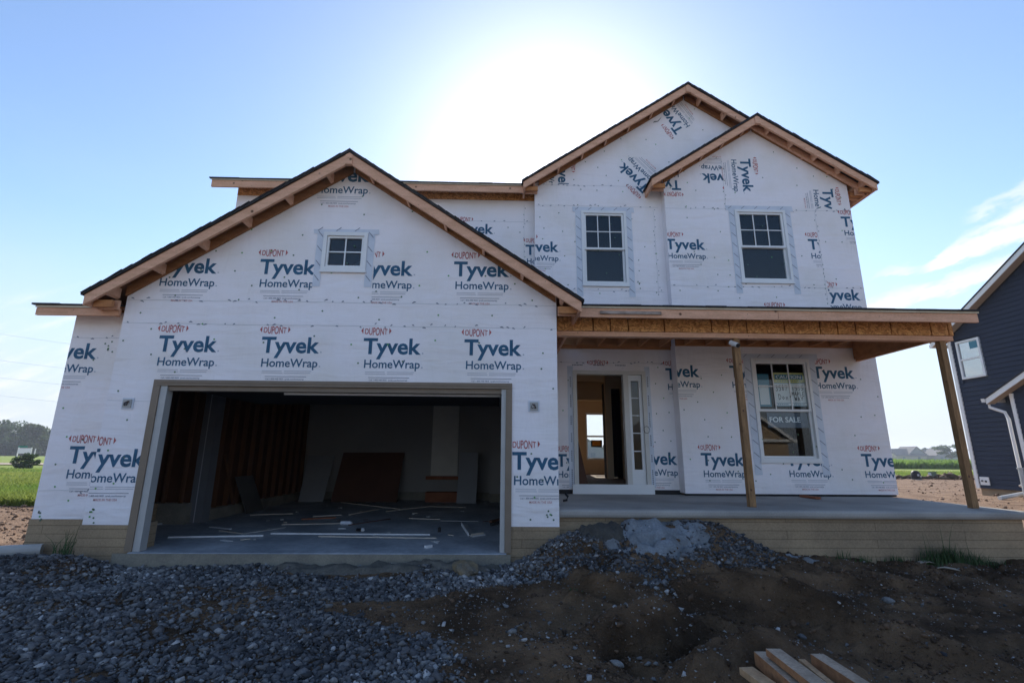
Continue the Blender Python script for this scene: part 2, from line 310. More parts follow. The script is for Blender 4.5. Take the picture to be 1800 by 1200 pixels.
# ------------------------------------------------------------------ mesh builder
ORG = {}
class MB:
    def __init__(s): s.v = []; s.f = []; s.m = []; s.mats = []
    def mi(s, m):
        if m not in s.mats: s.mats.append(m)
        return s.mats.index(m)
    def face(s, pts, m):
        i = len(s.v); s.v += [tuple(p) for p in pts]; s.f.append(tuple(range(i, i+len(pts)))); s.m.append(s.mi(m))
    def box(s, x0, x1, y0, y1, z0, z1, m):
        s.hexa([(x0,y0,z0),(x1,y0,z0),(x1,y1,z0),(x0,y1,z0),(x0,y0,z1),(x1,y0,z1),(x1,y1,z1),(x0,y1,z1)], m)
    def hexa(s, p, m):
        i = len(s.v); s.v += [tuple(q) for q in p]; k = s.mi(m)
        for f in ((0,3,2,1),(4,5,6,7),(0,1,5,4),(1,2,6,5),(2,3,7,6),(3,0,4,7)):
            s.f.append(tuple(i+j for j in f)); s.m.append(k)
    def prism_y(s, poly, y0, y1, m):        # poly in (x, z), extruded in y
        s._prism([(x, y0, z) for x, z in poly], [(x, y1, z) for x, z in poly], m)
    def prism_x(s, poly, x0, x1, m):        # poly in (y, z)
        s._prism([(x0, y, z) for y, z in poly], [(x1, y, z) for y, z in poly], m)
    def prism_z(s, poly, z0, z1, m):
        s._prism([(x, y, z0) for x, y in poly], [(x, y, z1) for x, y in poly], m)
    def _prism(s, a, b, m):
        n = len(a); i = len(s.v); s.v += a + b; k = s.mi(m)
        tris = tessellate_polygon([[Vector(p) for p in a]])
        for t in tris:
            s.f.append((i+t[0], i+t[1], i+t[2])); s.m.append(k)
            s.f.append((i+n+t[2], i+n+t[1], i+n+t[0])); s.m.append(k)
        for j in range(n):
            q = (j+1) % n
            s.f.append((i+j, i+q, i+n+q, i+n+j)); s.m.append(k)
    def beam(s, a, b, w, h, m, up=(0, 0, 1)):   # bar from a to b; w sideways, h along up
        a, b = Vector(a), Vector(b); d = (b-a).normalized(); u = Vector(up)
        sd = d.cross(u).normalized(); u = sd.cross(d).normalized()
        P = []
        for c in (a, b):
            for sx, sz in ((-1,-1),(1,-1),(1,1),(-1,1)): P.append(c + sd*sx*w/2 + u*sz*h/2)
        i = len(s.v); s.v += [tuple(p) for p in P]; k = s.mi(m)
        for f in ((0,1,2,3),(7,6,5,4),(0,4,5,1),(1,5,6,2),(2,6,7,3),(3,7,4,0)):
            s.f.append(tuple(i+j for j in f)); s.m.append(k)
    def tube(s, pts, r, m, n=8, r2=None):
        pts = [Vector(p) for p in pts]; rings = []
        for i, p in enumerate(pts):
            d = (pts[min(i+1, len(pts)-1)] - pts[max(i-1, 0)]).normalized()
            a = Vector((0,0,1)) if abs(d.z) < 0.9 else Vector((1,0,0))
            x = d.cross(a).normalized(); y = d.cross(x).normalized()
            rr = r if r2 is None else r + (r2-r)*i/(len(pts)-1)
            i0 = len(s.v); rings.append(i0)
            s.v += [tuple(p + (x*math.cos(2*math.pi*k/n) + y*math.sin(2*math.pi*k/n))*rr) for k in range(n)]
        k_ = s.mi(m)
        for a, b in zip(rings, rings[1:]):
            for k in range(n):
                s.f.append((a+k, a+(k+1) % n, b+(k+1) % n, b+k)); s.m.append(k_)
        s.f.append(tuple(rings[0]+k for k in range(n))[::-1]); s.m.append(k_)
        s.f.append(tuple(rings[-1]+k for k in range(n))); s.m.append(k_)
    def panel(s, loops, y, thick, m, mback=None):   # wall sheet in (x,z) with holes; faces -y at y, back at y+thick
        flat = [p for l in loops for p in l]
        i = len(s.v); n = len(flat)
        s.v += [(x, y, z) for x, z in flat] + [(x, y+thick, z) for x, z in flat]
        k = s.mi(m); kb = s.mi(mback or m)
        for t in tessellate_polygon([[Vector((x, 0, z)) for x, z in l] for l in loops]):
            s.f.append((i+t[0], i+t[1], i+t[2])); s.m.append(k)
            s.f.append((i+n+t[2], i+n+t[1], i+n+t[0])); s.m.append(kb)
        o = i
        for l in loops:
            q = len(l)
            for j in range(q):
                s.f.append((o+j, o+(j+1) % q, o+n+(j+1) % q, o+n+j)); s.m.append(k)
            o += q
    def build(s, name, parent=None, org=None, smooth=False, label=None):
        if org is None: org = ORG.get(parent.name, (0,0,0)) if parent else (0,0,0)
        me = bpy.data.meshes.new(name)
        o3 = np.array(org)
        me.from_pydata((np.array(s.v, dtype=float)-o3).tolist() if len(s.v) else [], [], s.f)
        for m in s.mats: me.materials.append(m)
        me.polygons.foreach_set('material_index', s.m)
        if smooth: me.polygons.foreach_set('use_smooth', [True]*len(s.f))
        bm = bmesh.new(); bm.from_mesh(me); bmesh.ops.recalc_face_normals(bm, faces=bm.faces); bm.to_mesh(me); bm.free()
        o = bpy.data.objects.new(name, me); C.objects.link(o)
        if parent: o.parent = parent
        else: o.location = org
        ORG[o.name] = org
        if label: o['label'] = label
        return o
def tag(o, label, cat, group=None):
    o['label'] = label; o['category'] = cat
    if group: o['group'] = group
    return o
def thing(name, loc, label, cat, group=None):
    o = bpy.data.objects.new(name, None); C.objects.link(o); o.location = loc; ORG[o.name] = tuple(loc); o.empty_display_size = 0.2
    return tag(o, label, cat, group)
def rect(x0, x1, z0, z1): return [(x0, z0), (x1, z0), (x1, z1), (x0, z1)]

# ------------------------------------------------------------------ lettering
_TX = {}
def glyphs(body, bold=0.0, shear=0.0):
    key = (body, bold, shear)
    if key in _TX: return _TX[key]
    cu = bpy.data.curves.new('lettering', 'FONT'); cu.body = body; cu.size = 1.0; cu.offset = bold; cu.resolution_u = 3; cu.shear = shear
    cu.fill_mode = 'FRONT'; cu.dimensions = '2D'
    ob = bpy.data.objects.new('lettering', cu); C.objects.link(ob)
    dg = bpy.context.evaluated_depsgraph_get(); dg.update()
    me = ob.evaluated_get(dg).to_mesh()
    V = np.array([v.co[:2] for v in me.vertices]); F = [tuple(p.vertices) for p in me.polygons]
    ob.evaluated_get(dg).to_mesh_clear()
    bpy.data.objects.remove(ob); bpy.data.curves.remove(cu)
    V = V - np.array([V[:,0].min(), 0.0])
    _TX[key] = (V, F); return _TX[key]
CAPH = None
def fit(body, w, cap, bold=0.0, shear=0.0):
    global CAPH
    if CAPH is None: CAPH = glyphs('H')[0][:,1].max()
    V, F = glyphs(body, bold, shear)
    return V*np.array([w/V[:,0].max(), cap/CAPH]), F
def clip_poly(P, hp):
    for a, b, c in hp:
        out = []
        for i in range(len(P)):
            p, q = P[i], P[(i+1) % len(P)]
            dp, dq = a*p[0]+b*p[1]-c, a*q[0]+b*q[1]-c
            if dp <= 0: out.append(p)
            if (dp < 0 < dq) or (dq < 0 < dp):
                t = dp/(dp-dq); out.append((p[0]+(q[0]-p[0])*t, p[1]+(q[1]-p[1])*t))
        P = out
        if len(P) < 3: return []
    return P
def put(mb, V, F, x, z, y, m, ang=0.0, org=(0, 0), clip=()):
    ca, sa = math.cos(ang), math.sin(ang)
    W = [(x + (a+org[0])*ca - (b+org[1])*sa, z + (a+org[0])*sa + (b+org[1])*ca) for a, b in V]
    for f in F:
        P = [W[i] for i in f]
        if clip: P = clip_poly(P, clip)
        if len(P) >= 3: mb.face([(p[0], y, p[1]) for p in P], m)
def quadV(x0, x1, y0, y1): return np.array([(x0,y0),(x1,y0),(x1,y1),(x0,y1)]), [(0,1,2,3)]
def lozenge(w, h):
    V, F = fit('DUPONT', w*0.80, h*0.72, 0.012)
    V = V.copy(); mx = V[:,0].max(); t = V[:,0]/mx*2-1
    mid = h*0.36
    V[:,1] = (V[:,1]-mid)*(1.32-0.50*t*t) + mid
    V[:,0] += w*0.10
    return V, F
def mark(mb, y, x, z, ang=0.0, s=1.0, clip=(), fine=True, sh=0.0, skip=()):
    """one printed wrap mark; (x, z) is the left end of the big word's baseline"""
    def P(VF, dx, dz, m): put(mb, VF[0], VF[1], x, z, y-0.003, m, ang, (dx*s, dz*s), clip)
    k = s
    if 'big' not in skip: P(fit('Tyvek', 0.80*k, 0.213*k, 0.026, sh), 0.0, 0.0, M_BLUE)
    if 'small' not in skip: P(fit('HomeWrap', 0.765*k, 0.112*k, 0.013, sh), 0.03, -0.20, M_BLUE)
    if 'loz' not in skip:
        P(lozenge(0.39*k, 0.115*k), -0.03, 0.275, M_RED)
        tri = np.array([(0,0),(0.03*k,0.045*k),(0.03*k,-0.045*k)])
        P((tri, [(0,1,2)]), -0.045, 0.275+0.05, M_RED)
        P((tri*np.array([-1,1]), [(0,1,2)]), 0.375, 0.275+0.05, M_RED)
    if 'small' not in skip:
        for dx in (0.815,): P(quadV(0, 0.02*k, 0, 0.02*k), dx, 0.0, M_FAINT); P(quadV(0, 0.02*k, 0, 0.02*k), dx, -0.2, M_FAINT)
    if fine:
        for dz, a, b in ((-0.262,0.05,0.32),(-0.262,0.35,0.72),(-0.288,0.05,0.33),(-0.288,0.35,0.71)): P(quadV(a*k, b*k, 0, 0.009*k), 0, dz, M_FAINT)
        P(quadV(0.10*k, 0.66*k, 0, 0.007*k), 0, -0.338, M_INKBLK)
        P(fit('Call 1-800-448-9835  tyvek.com/homewrap', 0.52*k, 0.020*k, 0.01), 0.11, -0.378, M_INKBLK)
        P(fit('MADE IN THE USA', 0.30*k, 0.028*k, 0.008), 0.23, -0.43, M_INKRED)
def caps(mb, y, x0, x1, z0, z1, n, clip=(), clusters=()):
    pts = []
    for _ in range(n):
        for _t in range(20):
            p = (random.uniform(x0, x1), random.uniform(z0, z1))
            if all((p[0]-q[0])**2+(p[1]-q[1])**2 > 0.05 for q in pts) and all(a*p[0]+b*p[1] <= c-0.02 for a, b, c in clip):
                pts.append(p); break
    for cx, cz in clusters:
        for _ in range(6): pts.append((cx+random.uniform(-.06,.06), cz+random.uniform(-.09,.09)))
    for i, (px, pz) in enumerate(pts):
        r = 0.0125
        m = M_CAPG if random.random() < 0.22 else M_CAP
        mb.face([(px+r*math.cos(k*math.pi/4), y-0.0042, pz+r*math.sin(k*math.pi/4)) for k in range(8)], m)
        mb.face([(px+0.004*math.cos(k*math.pi/2), y-0.0055, pz+0.004*math.sin(k*math.pi/2)) for k in range(4)], M_INKBLK)
def hseam(mb, y, x0, x1, z, clip=()):
    n = max(2, int((x1-x0)/0.25)); zs = [z+random.uniform(-.006,.006) for _ in range(n+1)]
    for i in range(n):
        a, b = x0+(x1-x0)*i/n, x0+(x1-x0)*(i+1)/n
        P = clip_poly([(a, zs[i]), (b, zs[i+1]), (b, zs[i+1]+.006), (a, zs[i]+.006)], clip)
        if len(P) > 2: mb.face([(p[0], y-0.0024, p[1]) for p in P], M_SEAM)
    x = x0+0.05
    while x < x1-0.05:
        q = random.random(); w = random.uniform(.02, .055); zz = z+random.uniform(-.022, .028); t = random.uniform(-.02, .02)
        if q < 0.75 and all(a*x+b*zz <= c-0.03 for a, b, c in clip):
            mb.face([(x, y-0.0036, zz), (x+w, y-0.0036, zz+t), (x+w, y-0.0036, zz+t+.008), (x+w*.5, y-0.0036, zz+t*.5+.02), (x, y-0.0036, zz+.008)], M_INKBLK)
        x += random.uniform(.07, .22)
def vseam(mb, y, x, z0, z1):
    mb.face([(x, y-0.0024, z0), (x+.005, y-0.0024, z0), (x+.005, y-0.0024, z1), (x, y-0.0024, z1)], M_SEAM)
    z = z0
    while z < z1:
        if random.random() < .8:
            xx = x+random.uniform(-.03, .03)
            mb.face([(xx, y-0.0036, z), (xx+.012, y-0.0036, z+.005), (xx+.012, y-0.0036, z+.03), (xx, y-0.0036, z+.025)], M_INKBLK if random.random() < .6 else M_CAP)
        z += random.uniform(.06, .16)

# ------------------------------------------------------------------ the house
YG, YL, YU, YW, YR, YD = 6.60, 6.90, 9.35, 9.15, 8.95, 9.23     # wall planes: garage, garage side bay, upper left, middle upper, right bay, door
GX, GZ, GH, GS = -2.25, 5.55, 3.34, 0.667                        # garage gable: centre, ridge, half span, slope
BX, BZ, BH, BS = 3.98, 9.135, 3.57, 0.68
SX, SZ, SH, SS = 5.29, 8.23, 2.305, 0.66
house = thing('house', (0.7, 11.0, 0.0), 'two storey house under construction, wrapped in white printed sheeting, with open garage and bare porch', 'house')
def under(cx, zr, s, drop=0.05):      # half planes below a gable roof line
    a = zr-drop
    return [(s, 1.0, a + s*cx), (-s, 1.0, a - s*cx)]

def gable_roof(cx, zr, half, s, y0, y1, yw, left=True, right=True, n=5, back=False, yfl=None):
    ze = zr - s*half
    rf = MB(); t = 0.035
    e = 0.035
    rf.prism_y([(cx-half-e, ze-s*e), (cx, zr), (cx+half+e, ze-s*e), (cx+half+e, ze-s*e+t), (cx, zr+t+.01), (cx-half-e, ze-s*e+t)], y0-0.025, y1, M_SHING)
    # uneven tab ends along the rake
    for sg in (-1, 1):
        L_ = half+e; k = int(L_*math.hypot(1, s)/0.14)
        for i in range(k):
            a, b = L_*i/k, L_*(i+1)/k
            h = random.uniform(.004, .014); d = random.uniform(.03, .045)
            rf.prism_y([(cx+sg*a, zr-s*a+t+h-.012), (cx+sg*b, zr-s*b+t-.010), (cx+sg*b, zr-s*b+t), (cx+sg*a, zr-s*a+t+h)], y0-d, y0+0.30+random.uniform(0,.02), M_SHING)
    roof = rf.build('roof', house)
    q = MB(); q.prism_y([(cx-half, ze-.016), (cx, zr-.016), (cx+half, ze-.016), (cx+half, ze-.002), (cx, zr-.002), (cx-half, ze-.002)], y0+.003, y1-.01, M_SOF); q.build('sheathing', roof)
    for sg, want in ((-1, left), (1, right)):
        if not want: continue
        b = MB(); x0 = 0.055; x1 = half
        def pt(d, dz): return (cx+sg*d, zr-s*d+dz)
        b.prism_y([pt(x0, -.018), pt(x1, -.018), pt(x1, -.158), pt(x0, -.175)], y0, y0+.042, M_LUM); b.build('barge_board', roof)
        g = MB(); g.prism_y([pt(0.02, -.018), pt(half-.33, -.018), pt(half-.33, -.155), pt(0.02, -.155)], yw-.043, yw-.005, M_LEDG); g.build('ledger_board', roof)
        for i in range(n):
            d = half*(i+.55)/n
            w = .0185
            l = MB(); l.prism_y([pt(d-w, -.018), pt(d+w, -.018), pt(d+w, -.15), pt(d-w, -.15)], y0+.044, yw-.045, M_LUM); l.build('lookout', roof)
        f = MB(); xe = cx+sg*half
        f.box(min(xe, xe-sg*.04), max(xe, xe-sg*.04), y0+.044, (yfl or y1)-.02, ze-.150, ze-.020, M_LUM); f.build('fascia_board', roof)
        for i in range(2):              # short blocking seen under the tail
            l = MB(); l.box(*(sorted((xe-sg*.05, xe-sg*.30))), y0+.10+i*.0, y0+.14, ze-.145, ze-.05, M_LUMD) if i == 0 else l.box(*(sorted((xe-sg*.05, xe-sg*.30))), yw-.09, yw-.05, ze-.15, ze-.02, M_LUM)
            l.build('blocking', roof)
    rb = MB(); rb.prism_y([(cx-.052, zr-.05), (cx, zr-.018), (cx+.052, zr-.05), (cx+.052, zr-.20), (cx-.052, zr-.20)], y0-.012, y0+.05, M_LUM); rb.build('ridge_block', roof)
    return roof

def low_roof(x0, x1, y0, z0, y1, s, fas_h, rafters=None, xcream=None):
    rf = MB(); t = .028
    y00 = y0-.03
    rf.prism_x([(y00, z0-s*.03), (y1, z0+s*(y1-y0)), (y1, z0+s*(y1-y0)+t), (y00, z0-s*.03+t*.7)], x0-.035, x1, M_SHING)
    k = int((x1-x0)/.30)
    for i in range(k):
        a = x0-.035+(x1-x0)*i/k; rf.box(a, a+(x1-x0)/k*.985, y00-random.uniform(.008, .02), y00+.03, z0-s*.03+.003, z0-s*.03+t*.7+random.uniform(.002, .007), M_SHING)
    roof = rf.build('roof', house)
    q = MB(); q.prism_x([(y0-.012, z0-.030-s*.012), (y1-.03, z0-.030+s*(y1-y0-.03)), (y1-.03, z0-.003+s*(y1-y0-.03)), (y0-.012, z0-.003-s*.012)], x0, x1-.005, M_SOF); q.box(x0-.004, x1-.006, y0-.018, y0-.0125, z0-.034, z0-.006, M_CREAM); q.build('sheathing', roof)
    xa = x0; q_ = 0
    while xa < x1-.02:
        xb = min(xa+(2.9, 3.66, 2.44)[q_ % 3], x1-.01)
        if x1-.01-xb < .5: xb = x1-.01
        dz = random.uniform(-.004, .004); f = MB(); f.hexa([(xa, y0+.001*(q_ % 2), z0-.032-fas_h+dz), (xb-.005, y0+.003, z0-.032-fas_h-dz), (xb-.005, y0+.04, z0-.032-fas_h-dz), (xa, y0+.04, z0-.032-fas_h+dz), (xa, y0+.001*(q_ % 2), z0-.033), (xb-.005, y0+.003, z0-.033), (xb-.005, y0+.04, z0-.033), (xa, y0+.04, z0-.033)], M_LUM); f.build('fascia_board', roof)
        xa = xb; q_ += 1
    return roof

def wallp(loops, y, thick=0.12, marks=None, back=M_DARK):
    mb = MB(); mb.panel(loops, y, thick, M_WRAP, back)
    if marks: marks(mb)
    return mb

# --- window openings (frame outlines on their wall planes)
def span(tl, br, D):
    a, b = on(*tl, D), on(*br, D); return a[0], b[0], b[2], a[2]
W1 = span((1021, 371), (1106, 502), YW)
W2 = span((1290, 369), (1395, 497), YR)
WG = span((571, 409), (642.5, 477), YG)
WP = span((1318, 630), (1444, 811), YR)
DRX0, DRX1, DRZ0, DRZ1 = 1.385, 2.80, 0.70, 2.87
def hole(w, i=0.045): return [(w[0]+i, w[2]+i), (w[0]+i, w[3]-i), (w[1]-i, w[3]-i), (w[1]-i, w[2]+i)]

# garage front
def m_garage(mb):
    y = YG; ug = under(GX, GZ, GS, .06)
    lim = [(1, 0, 0.775), (-1, 0, 5.255), (0, -1, -0.37)]
    for i, x in enumerate((-4.88, -3.48, -2.09, -0.70)):
        cl = ug + lim
        if i == 2:
            cl = cl + [(-1, 0, -(WG[1]+.115))]
        if i == 1: cl = cl + [(1, 0, WG[0]-.10)]
        mark(mb, y, x, 3.755+.006*i, clip=cl, sh=0.0)
    xm = on(556, 339, y); mark(mb, y, xm[0]-.03, xm[2]+.20, clip=ug+lim)
    for x in (-4.715, -3.315, -1.915, -0.515):
        mark(mb, y, x, 2.612, clip=lim+[(0, -1, -2.225)])
    for x in (-5.41, 0.16):
        zz = on(909, 824, y)[2]
        mark(mb, y, x, zz, clip=lim+[(1, 0, -4.68)] if x < -1 else lim+[(-1, 0, -.165)])
    caps(mb, y, -5.2, .7, 2.28, 5.4, 64, clip=ug)
    caps(mb, y, -5.2, -4.75, .45, 2.2, 7, clusters=[(-5.17, .46)])
    caps(mb, y, .22, .74, .45, 2.2, 6, clusters=[(.66, .47)])
    hseam(mb, y, -5.25, .77, 3.0, clip=ug); hseam(mb, y, -5.25, .77, 3.34, clip=ug)
    mb.face([(-5.25, y-.0024, 1.93), (-4.68, y-.0024, 1.92), (-4.68, y-.0024, 1.925), (-5.25, y-.0024, 1.935)], M_SEAM)
gw = wallp([[(-5.26, .365), (-4.67, .365), (-4.67, 2.215), (.155, 2.215), (.155, .365), (.78, .365), (.78, GZ-.05-GS*(.78-GX)), (GX, GZ-.05), (-5.26, GZ-.05-GS*(GX+5.26))], hole(WG)], YG, marks=m_garage)
gw.build('wall', house)

def m_bay(mb):
    y = YL
    a = on(168.6, 630, y); mark(mb, y, a[0]-.80, a[2], clip=[(-1, 0, 6.165), (1, 0, -5.27)])
    b = on(118, 813, y); mark(mb, y, b[0], b[2], clip=[(-1, 0, 6.165), (1, 0, -5.27)])
    caps(mb, y, -6.1, -5.35, .5, 2.9, 12, clusters=[(-6.08, .46), (-5.62, 2.75)])
    hseam(mb, y, -6.15, -5.3, 2.85); hseam(mb, y, -6.15, -5.3, .75)
wallp([rect(-6.17, -5.262, .394, 3.235)], YL, marks=m_bay).build('wall', house)
s = MB(); s.prism_x([(YL+.122, .394), (9.18, .394), (9.18, 3.69), (YL+.122, 3.28)], -6.17, -6.05, M_WRAP); s.box(-6.168, -5.602, 9.182, 9.30, .394, 3.7, M_WRAP); s.box(-5.26, -5.14, YG+.122, YL+.118, .394, 3.2, M_WRAP); s.build('wall', house)
s = MB(); s.box(.66, .78, YG+.122, 14.9, .40, 3.35, M_WRAP); s.build('wall', house)

# upper left
def m_ul(mb):
    y = YU; k = on(867, 411, y); mark(mb, y, k[0]-.80, k[2])
    t = on(923.7, 447.5, y); mark(mb, y, t[0], t[2])
    caps(mb, y, -3.2, .6, 4.2, 6.4, 22)
    hseam(mb, y, -5.5, .6, 6.05); vseam(mb, y, on(921, 400, y)[0], 4.4, 6.45)
wallp([rect(-5.60, .80, 3.3, 6.545)], YU, marks=m_ul).build('wall', house)
s = MB()
xx = -5.60
while xx < .75:
    w = random.choice((.61, .40, 1.22, .8)); x1 = min(xx+w, .80)
    s.box(xx+.003, x1-.003, YU-.012+random.uniform(0, .004), YU+.10, 6.550, 6.80, M_OSB); xx = x1
s.build('sheathing', house)

# middle upper with the large gable
def m_mid(mb):
    y = YW; ub = under(BX, BZ, BS, .06); lim = ub+[(-1, 0, -.665), (1, 0, 3.26)]
    lim2 = ub+[(-1, 0, -.665), (0, -1, -(on(1000, 324, y)[2]))]
    k = on(982, 442.5, y); mark(mb, y, k[0]-.80, k[2], s=1.0, clip=lim)
    p = on(1202, 230, y); mark(mb, y, p[0], p[2], R_(122), s=1.0, clip=ub, skip=())
    p = on(1142, 330, y); mark(mb, y, p[0], p[2], R_(132), s=1.0, clip=ub)
    p = on(981, 290, y); mark(mb, y, p[0], p[2]+.20, R_(-90), s=1.0, clip=lim2)
    caps(mb, y, .75, 3.2, 4.3, 6.4, 34, clusters=[(2.78, 4.62)])
    caps(mb, y, 1.2, 6.4, 6.6, 9.0, 40, clip=ub)
    hseam(mb, y, .68, 3.25, on(1000, 362, y)[2]); hseam(mb, y, .68, 3.25, on(1000, 326, y)[2]); hseam(mb, y, .68, 3.25, on(1100, 512, y)[2]); vseam(mb, y, on(1152, 430, y)[0], 4.4, 6.3)
    p = on(1155, 213, y)
    mb.face([(p[0]-.10, y-.004, p[2]-.05), (p[0]+.02, y-.004, p[2]-.02), (p[0]+.08, y-.004, p[2]+.06), (p[0]+.10, y-.004, p[2]+.10), (p[0]+.01, y-.004, p[2]-.0), (p[0]-.06, y-.004, p[2]-.005)], M_TEAR)
wallp([[(.66, 4.10), (3.42, 4.10), (3.42, 6.62), (7.19, 6.62), (7.19, BZ-.05-BS*(7.19-BX)), (BX, BZ-.05), (.66, BZ-.05-BS*(BX-.66))], hole(W1)], YW, marks=m_mid).build('wall', house)
s = MB(); s.box(.662, .76, YW+.122, YU-.003, 4.15, 6.60, M_WRAP); s.build('wall', house)

# right bay, full height with the small gable
XR0, XR1 = 3.325, 7.20
def m_right(mb):
    y = YR; us = under(SX, SZ, SS, .06); lim = us+[(-1, 0, -XR0-.003), (1, 0, XR1-.003)]
    t = on(1170.7, 437.5, y); mark(mb, y, t[0], t[2], s=1.0, clip=lim)
    p = on(1299, 279, y); mark(mb, y, p[0]+.02, p[2], R_(-90), s=.98, clip=us)
    p = on(1440, 332, y); mark(mb, y, p[0]+.06, p[2], R_(-90), s=.98, clip=us+[(0, -1, -on(1440, 367, y)[2])])
    p = on(1298, 307, y); mark(mb, y, p[0], p[2], R_(180), s=.98, clip=us+[(1, 0, on(1271, 310, y)[0])])
    p = on(1196, 318, y); mark(mb, y, p[0], p[2], R_(180), s=.98, clip=lim)
    t = on(1480, 398, y); mark(mb, y, t[0], t[2], s=1.0, clip=lim+[(0, 1, on(1480, 367, y)[2])])
    t = on(1422, 438, y); mark(mb, y, t[0], t[2], s=1.0, clip=lim+[(1, 0, on(1439, 430, y)[0])])
    k = on(1513, 527.5, y); mark(mb, y, k[0]-.80, k[2], s=1.0, clip=lim+[(-1, 0, -on(1457, 520, y)[0])])
    t = on(1350, 563, y); mark(mb, y, t[0], t[2], s=1.0, clip=lim)
    # ground floor rows under the porch
    k = on(1229.8, 662, y); mark(mb, y, k[0]-.80, k[2], s=1.0, clip=lim)
    mark(mb, y, k[0]-.80+1.38, k[2], s=1.0, clip=lim+[(1, 0, WP[0]-.13)])
    t = on(1429.4, 664, y); mark(mb, y, t[0], t[2], s=1.0, clip=lim+[(-1, 0, -(WP[1]+.10))])
    t = on(1233, 817.6, y); mark(mb, y, t[0], t[2], s=1.0, clip=lim)
    t2 = on(1383, 817.6, y); mark(mb, y, t2[0], t2[2], s=1.0, clip=lim+[(0, 1, WP[2]-.035)])
    t3 = on(1515.9, 819, y); mark(mb, y, t3[0], t3[2], s=1.0, clip=lim)
    caps(mb, y, 3.35, 7.15, 4.3, 7.8, 58, clip=us); caps(mb, y, 3.35, 7.15, .8, 3.0, 42)
    z1 = on(1230, 367, y)[2]; z2 = on(1230, 503, y)[2]
    hseam(mb, y, XR0, XR1, z1); hseam(mb, y, XR0, XR1, z2); vseam(mb, y, on(1270, 310, y)[0], z1, 7.4); vseam(mb, y, on(1440, 430, y)[0], 4.2, z1)
wallp([[(XR0, .62), (XR1, .62), (XR1, SZ-.05-SS*(XR1-SX)), (SX, SZ-.05), (XR0, SZ-.05-SS*(SX-XR0))], hole(W2), hole(WP)], YR, marks=m_right).build('wall', house)
s = MB(); s.box(XR0, XR0+.10, YR+.122, YD-.003, .62, 3.55, M_WRAP); s.box(XR0, XR0+.10, YR+.122, YW-.003, 4.12, 6.75, M_WRAP); s.build('wall', house)
# door wall
def m_door(mb):
    y = YD; lim = [(1, 0, XR0-.003)]
    d = on(1033, 641, y); mark(mb, y, d[0]+.03, d[2]-.275, clip=[(0, -1, -(DRZ1+.06))], skip=())
    t = on(1170.6, 666.6, y); mark(mb, y, t[0], t[2], clip=lim)
    t = on(978, 819, y); mark(mb, y, t[0], t[2], clip=[(1, 0, DRX0-.10)])
    k = on(1191, 816, y); mark(mb, y, k[0]-.80, k[2], clip=lim+[(-1, 0, -(DRX1+.08))])
    caps(mb, y, .85, 1.3, .8, 3.1, 8); caps(mb, y, 2.9, 3.25, .8, 3.1, 10)
    # strips of tape round the door frame
    for a in ((DRX0-.10, DRX0+.01, DRZ0, DRZ1+.09), (DRX1-.01, DRX1+.09, DRZ0, DRZ1+.09)):
        mb.face([(a[0], y-.0022, a[2]), (a[1], y-.0022, a[2]), (a[1], y-.0022, a[3]), (a[0], y-.0022, a[3])], M_TAPE)
        z = a[2]+.05
        while z < a[3]-.3:
            h = random.uniform(.16, .3); xm_ = (a[0]+a[1])/2-.01
            for q in range(int(h/.035)):
                mb.face([(xm_, y-.0038, z+q*.035), (xm_+.022, y-.0038, z+q*.035), (xm_+.022, y-.0038, z+q*.035+.022), (xm_, y-.0038, z+q*.035+.022)], M_INKBLK)
            z += h+.12
    x = DRX0
    while x < DRX1-.2:
        for q in range(7): mb.face([(x+q*.03, y-.0038, DRZ1+.10), (x+q*.03+.02, y-.0038, DRZ1+.10), (x+q*.03+.02, y-.0038, DRZ1+.122), (x+q*.03, y-.0038, DRZ1+.122)], M_INKBLK)
        x += .42
    hseam(mb, y, .8, 3.28, DRZ1+.16)
wallp([[(.782, .66), (DRX0+.02, .66), (DRX0+.02, DRZ1-.02), (DRX1-.02, DRZ1-.02), (DRX1-.02, .66), (XR0+.098, .66), (XR0+.098, 4.09), (.782, 4.09)]], YD, marks=m_door).build('wall', house)
# side and rear walls
YB = 15.0
s = MB(); s.prism_x([(YU+.122, .40), (YB+.1, .40), (YB+.1, 6.60), (12.1, 7.85), (YU+.122, 6.60)], -5.60, -5.49, M_WRAP); s.build('wall', house)
s = MB(); s.box(XR1-.11, XR1, YR+.122, YB-.003, .62, 6.70, M_WRAP); s.build('wall', house)
BW = span((1031, 728), (1068, 805), YB)
s = MB(); s.panel([[(-5.48, .40), (XR1, .40), (XR1, 6.68), (-5.48, 6.68)], [(BW[0], BW[2]), (BW[0], BW[3]), (BW[1], BW[3]), (BW[1], BW[2])], [(4.0, .80), (4.0, 2.8), (5.9, 2.8), (5.9, .80)], [(1.45, 1.2), (1.45, 2.5), (2.15, 2.5), (2.15, 1.2)]], YB, .12, M_BEIGE, M_WRAP); s.build('wall', house)  # two unseen openings added to let more light into the hall

# foundation
s = MB()
s.box(-6.20, -5.29, YL+.006, YL+.24, -.35, .392, M_FOUND); s.box(-6.20, -5.98, YL+.241, 9.05, -.35, .392, M_FOUND); s.box(-6.20, -5.49, 9.051, 9.30, -.35, .392, M_EDGE); s.box(-5.29, -4.60, YG+.004, YL+.12, -.35, .363, M_FOUND)
s.build('foundation', house)
s = MB(); s.box(.10, .782, YG+.004, 14.9, -.35, .363, M_FOUND); s.build('foundation', house)
s = MB(); s.box(.784, 7.02, 6.70, YR+.3, -.35, .468, M_FOUND); s.build('foundation', house); s = MB(); s.box(.79, XR1+.0, YR+.31, YB+.1, -.35, .60, M_FOUND); s.build('foundation', house); s = MB(); s.box(-5.64, -5.485, 9.31, YB+.1, -.35, .39, M_FOUND); s.build('foundation', house)
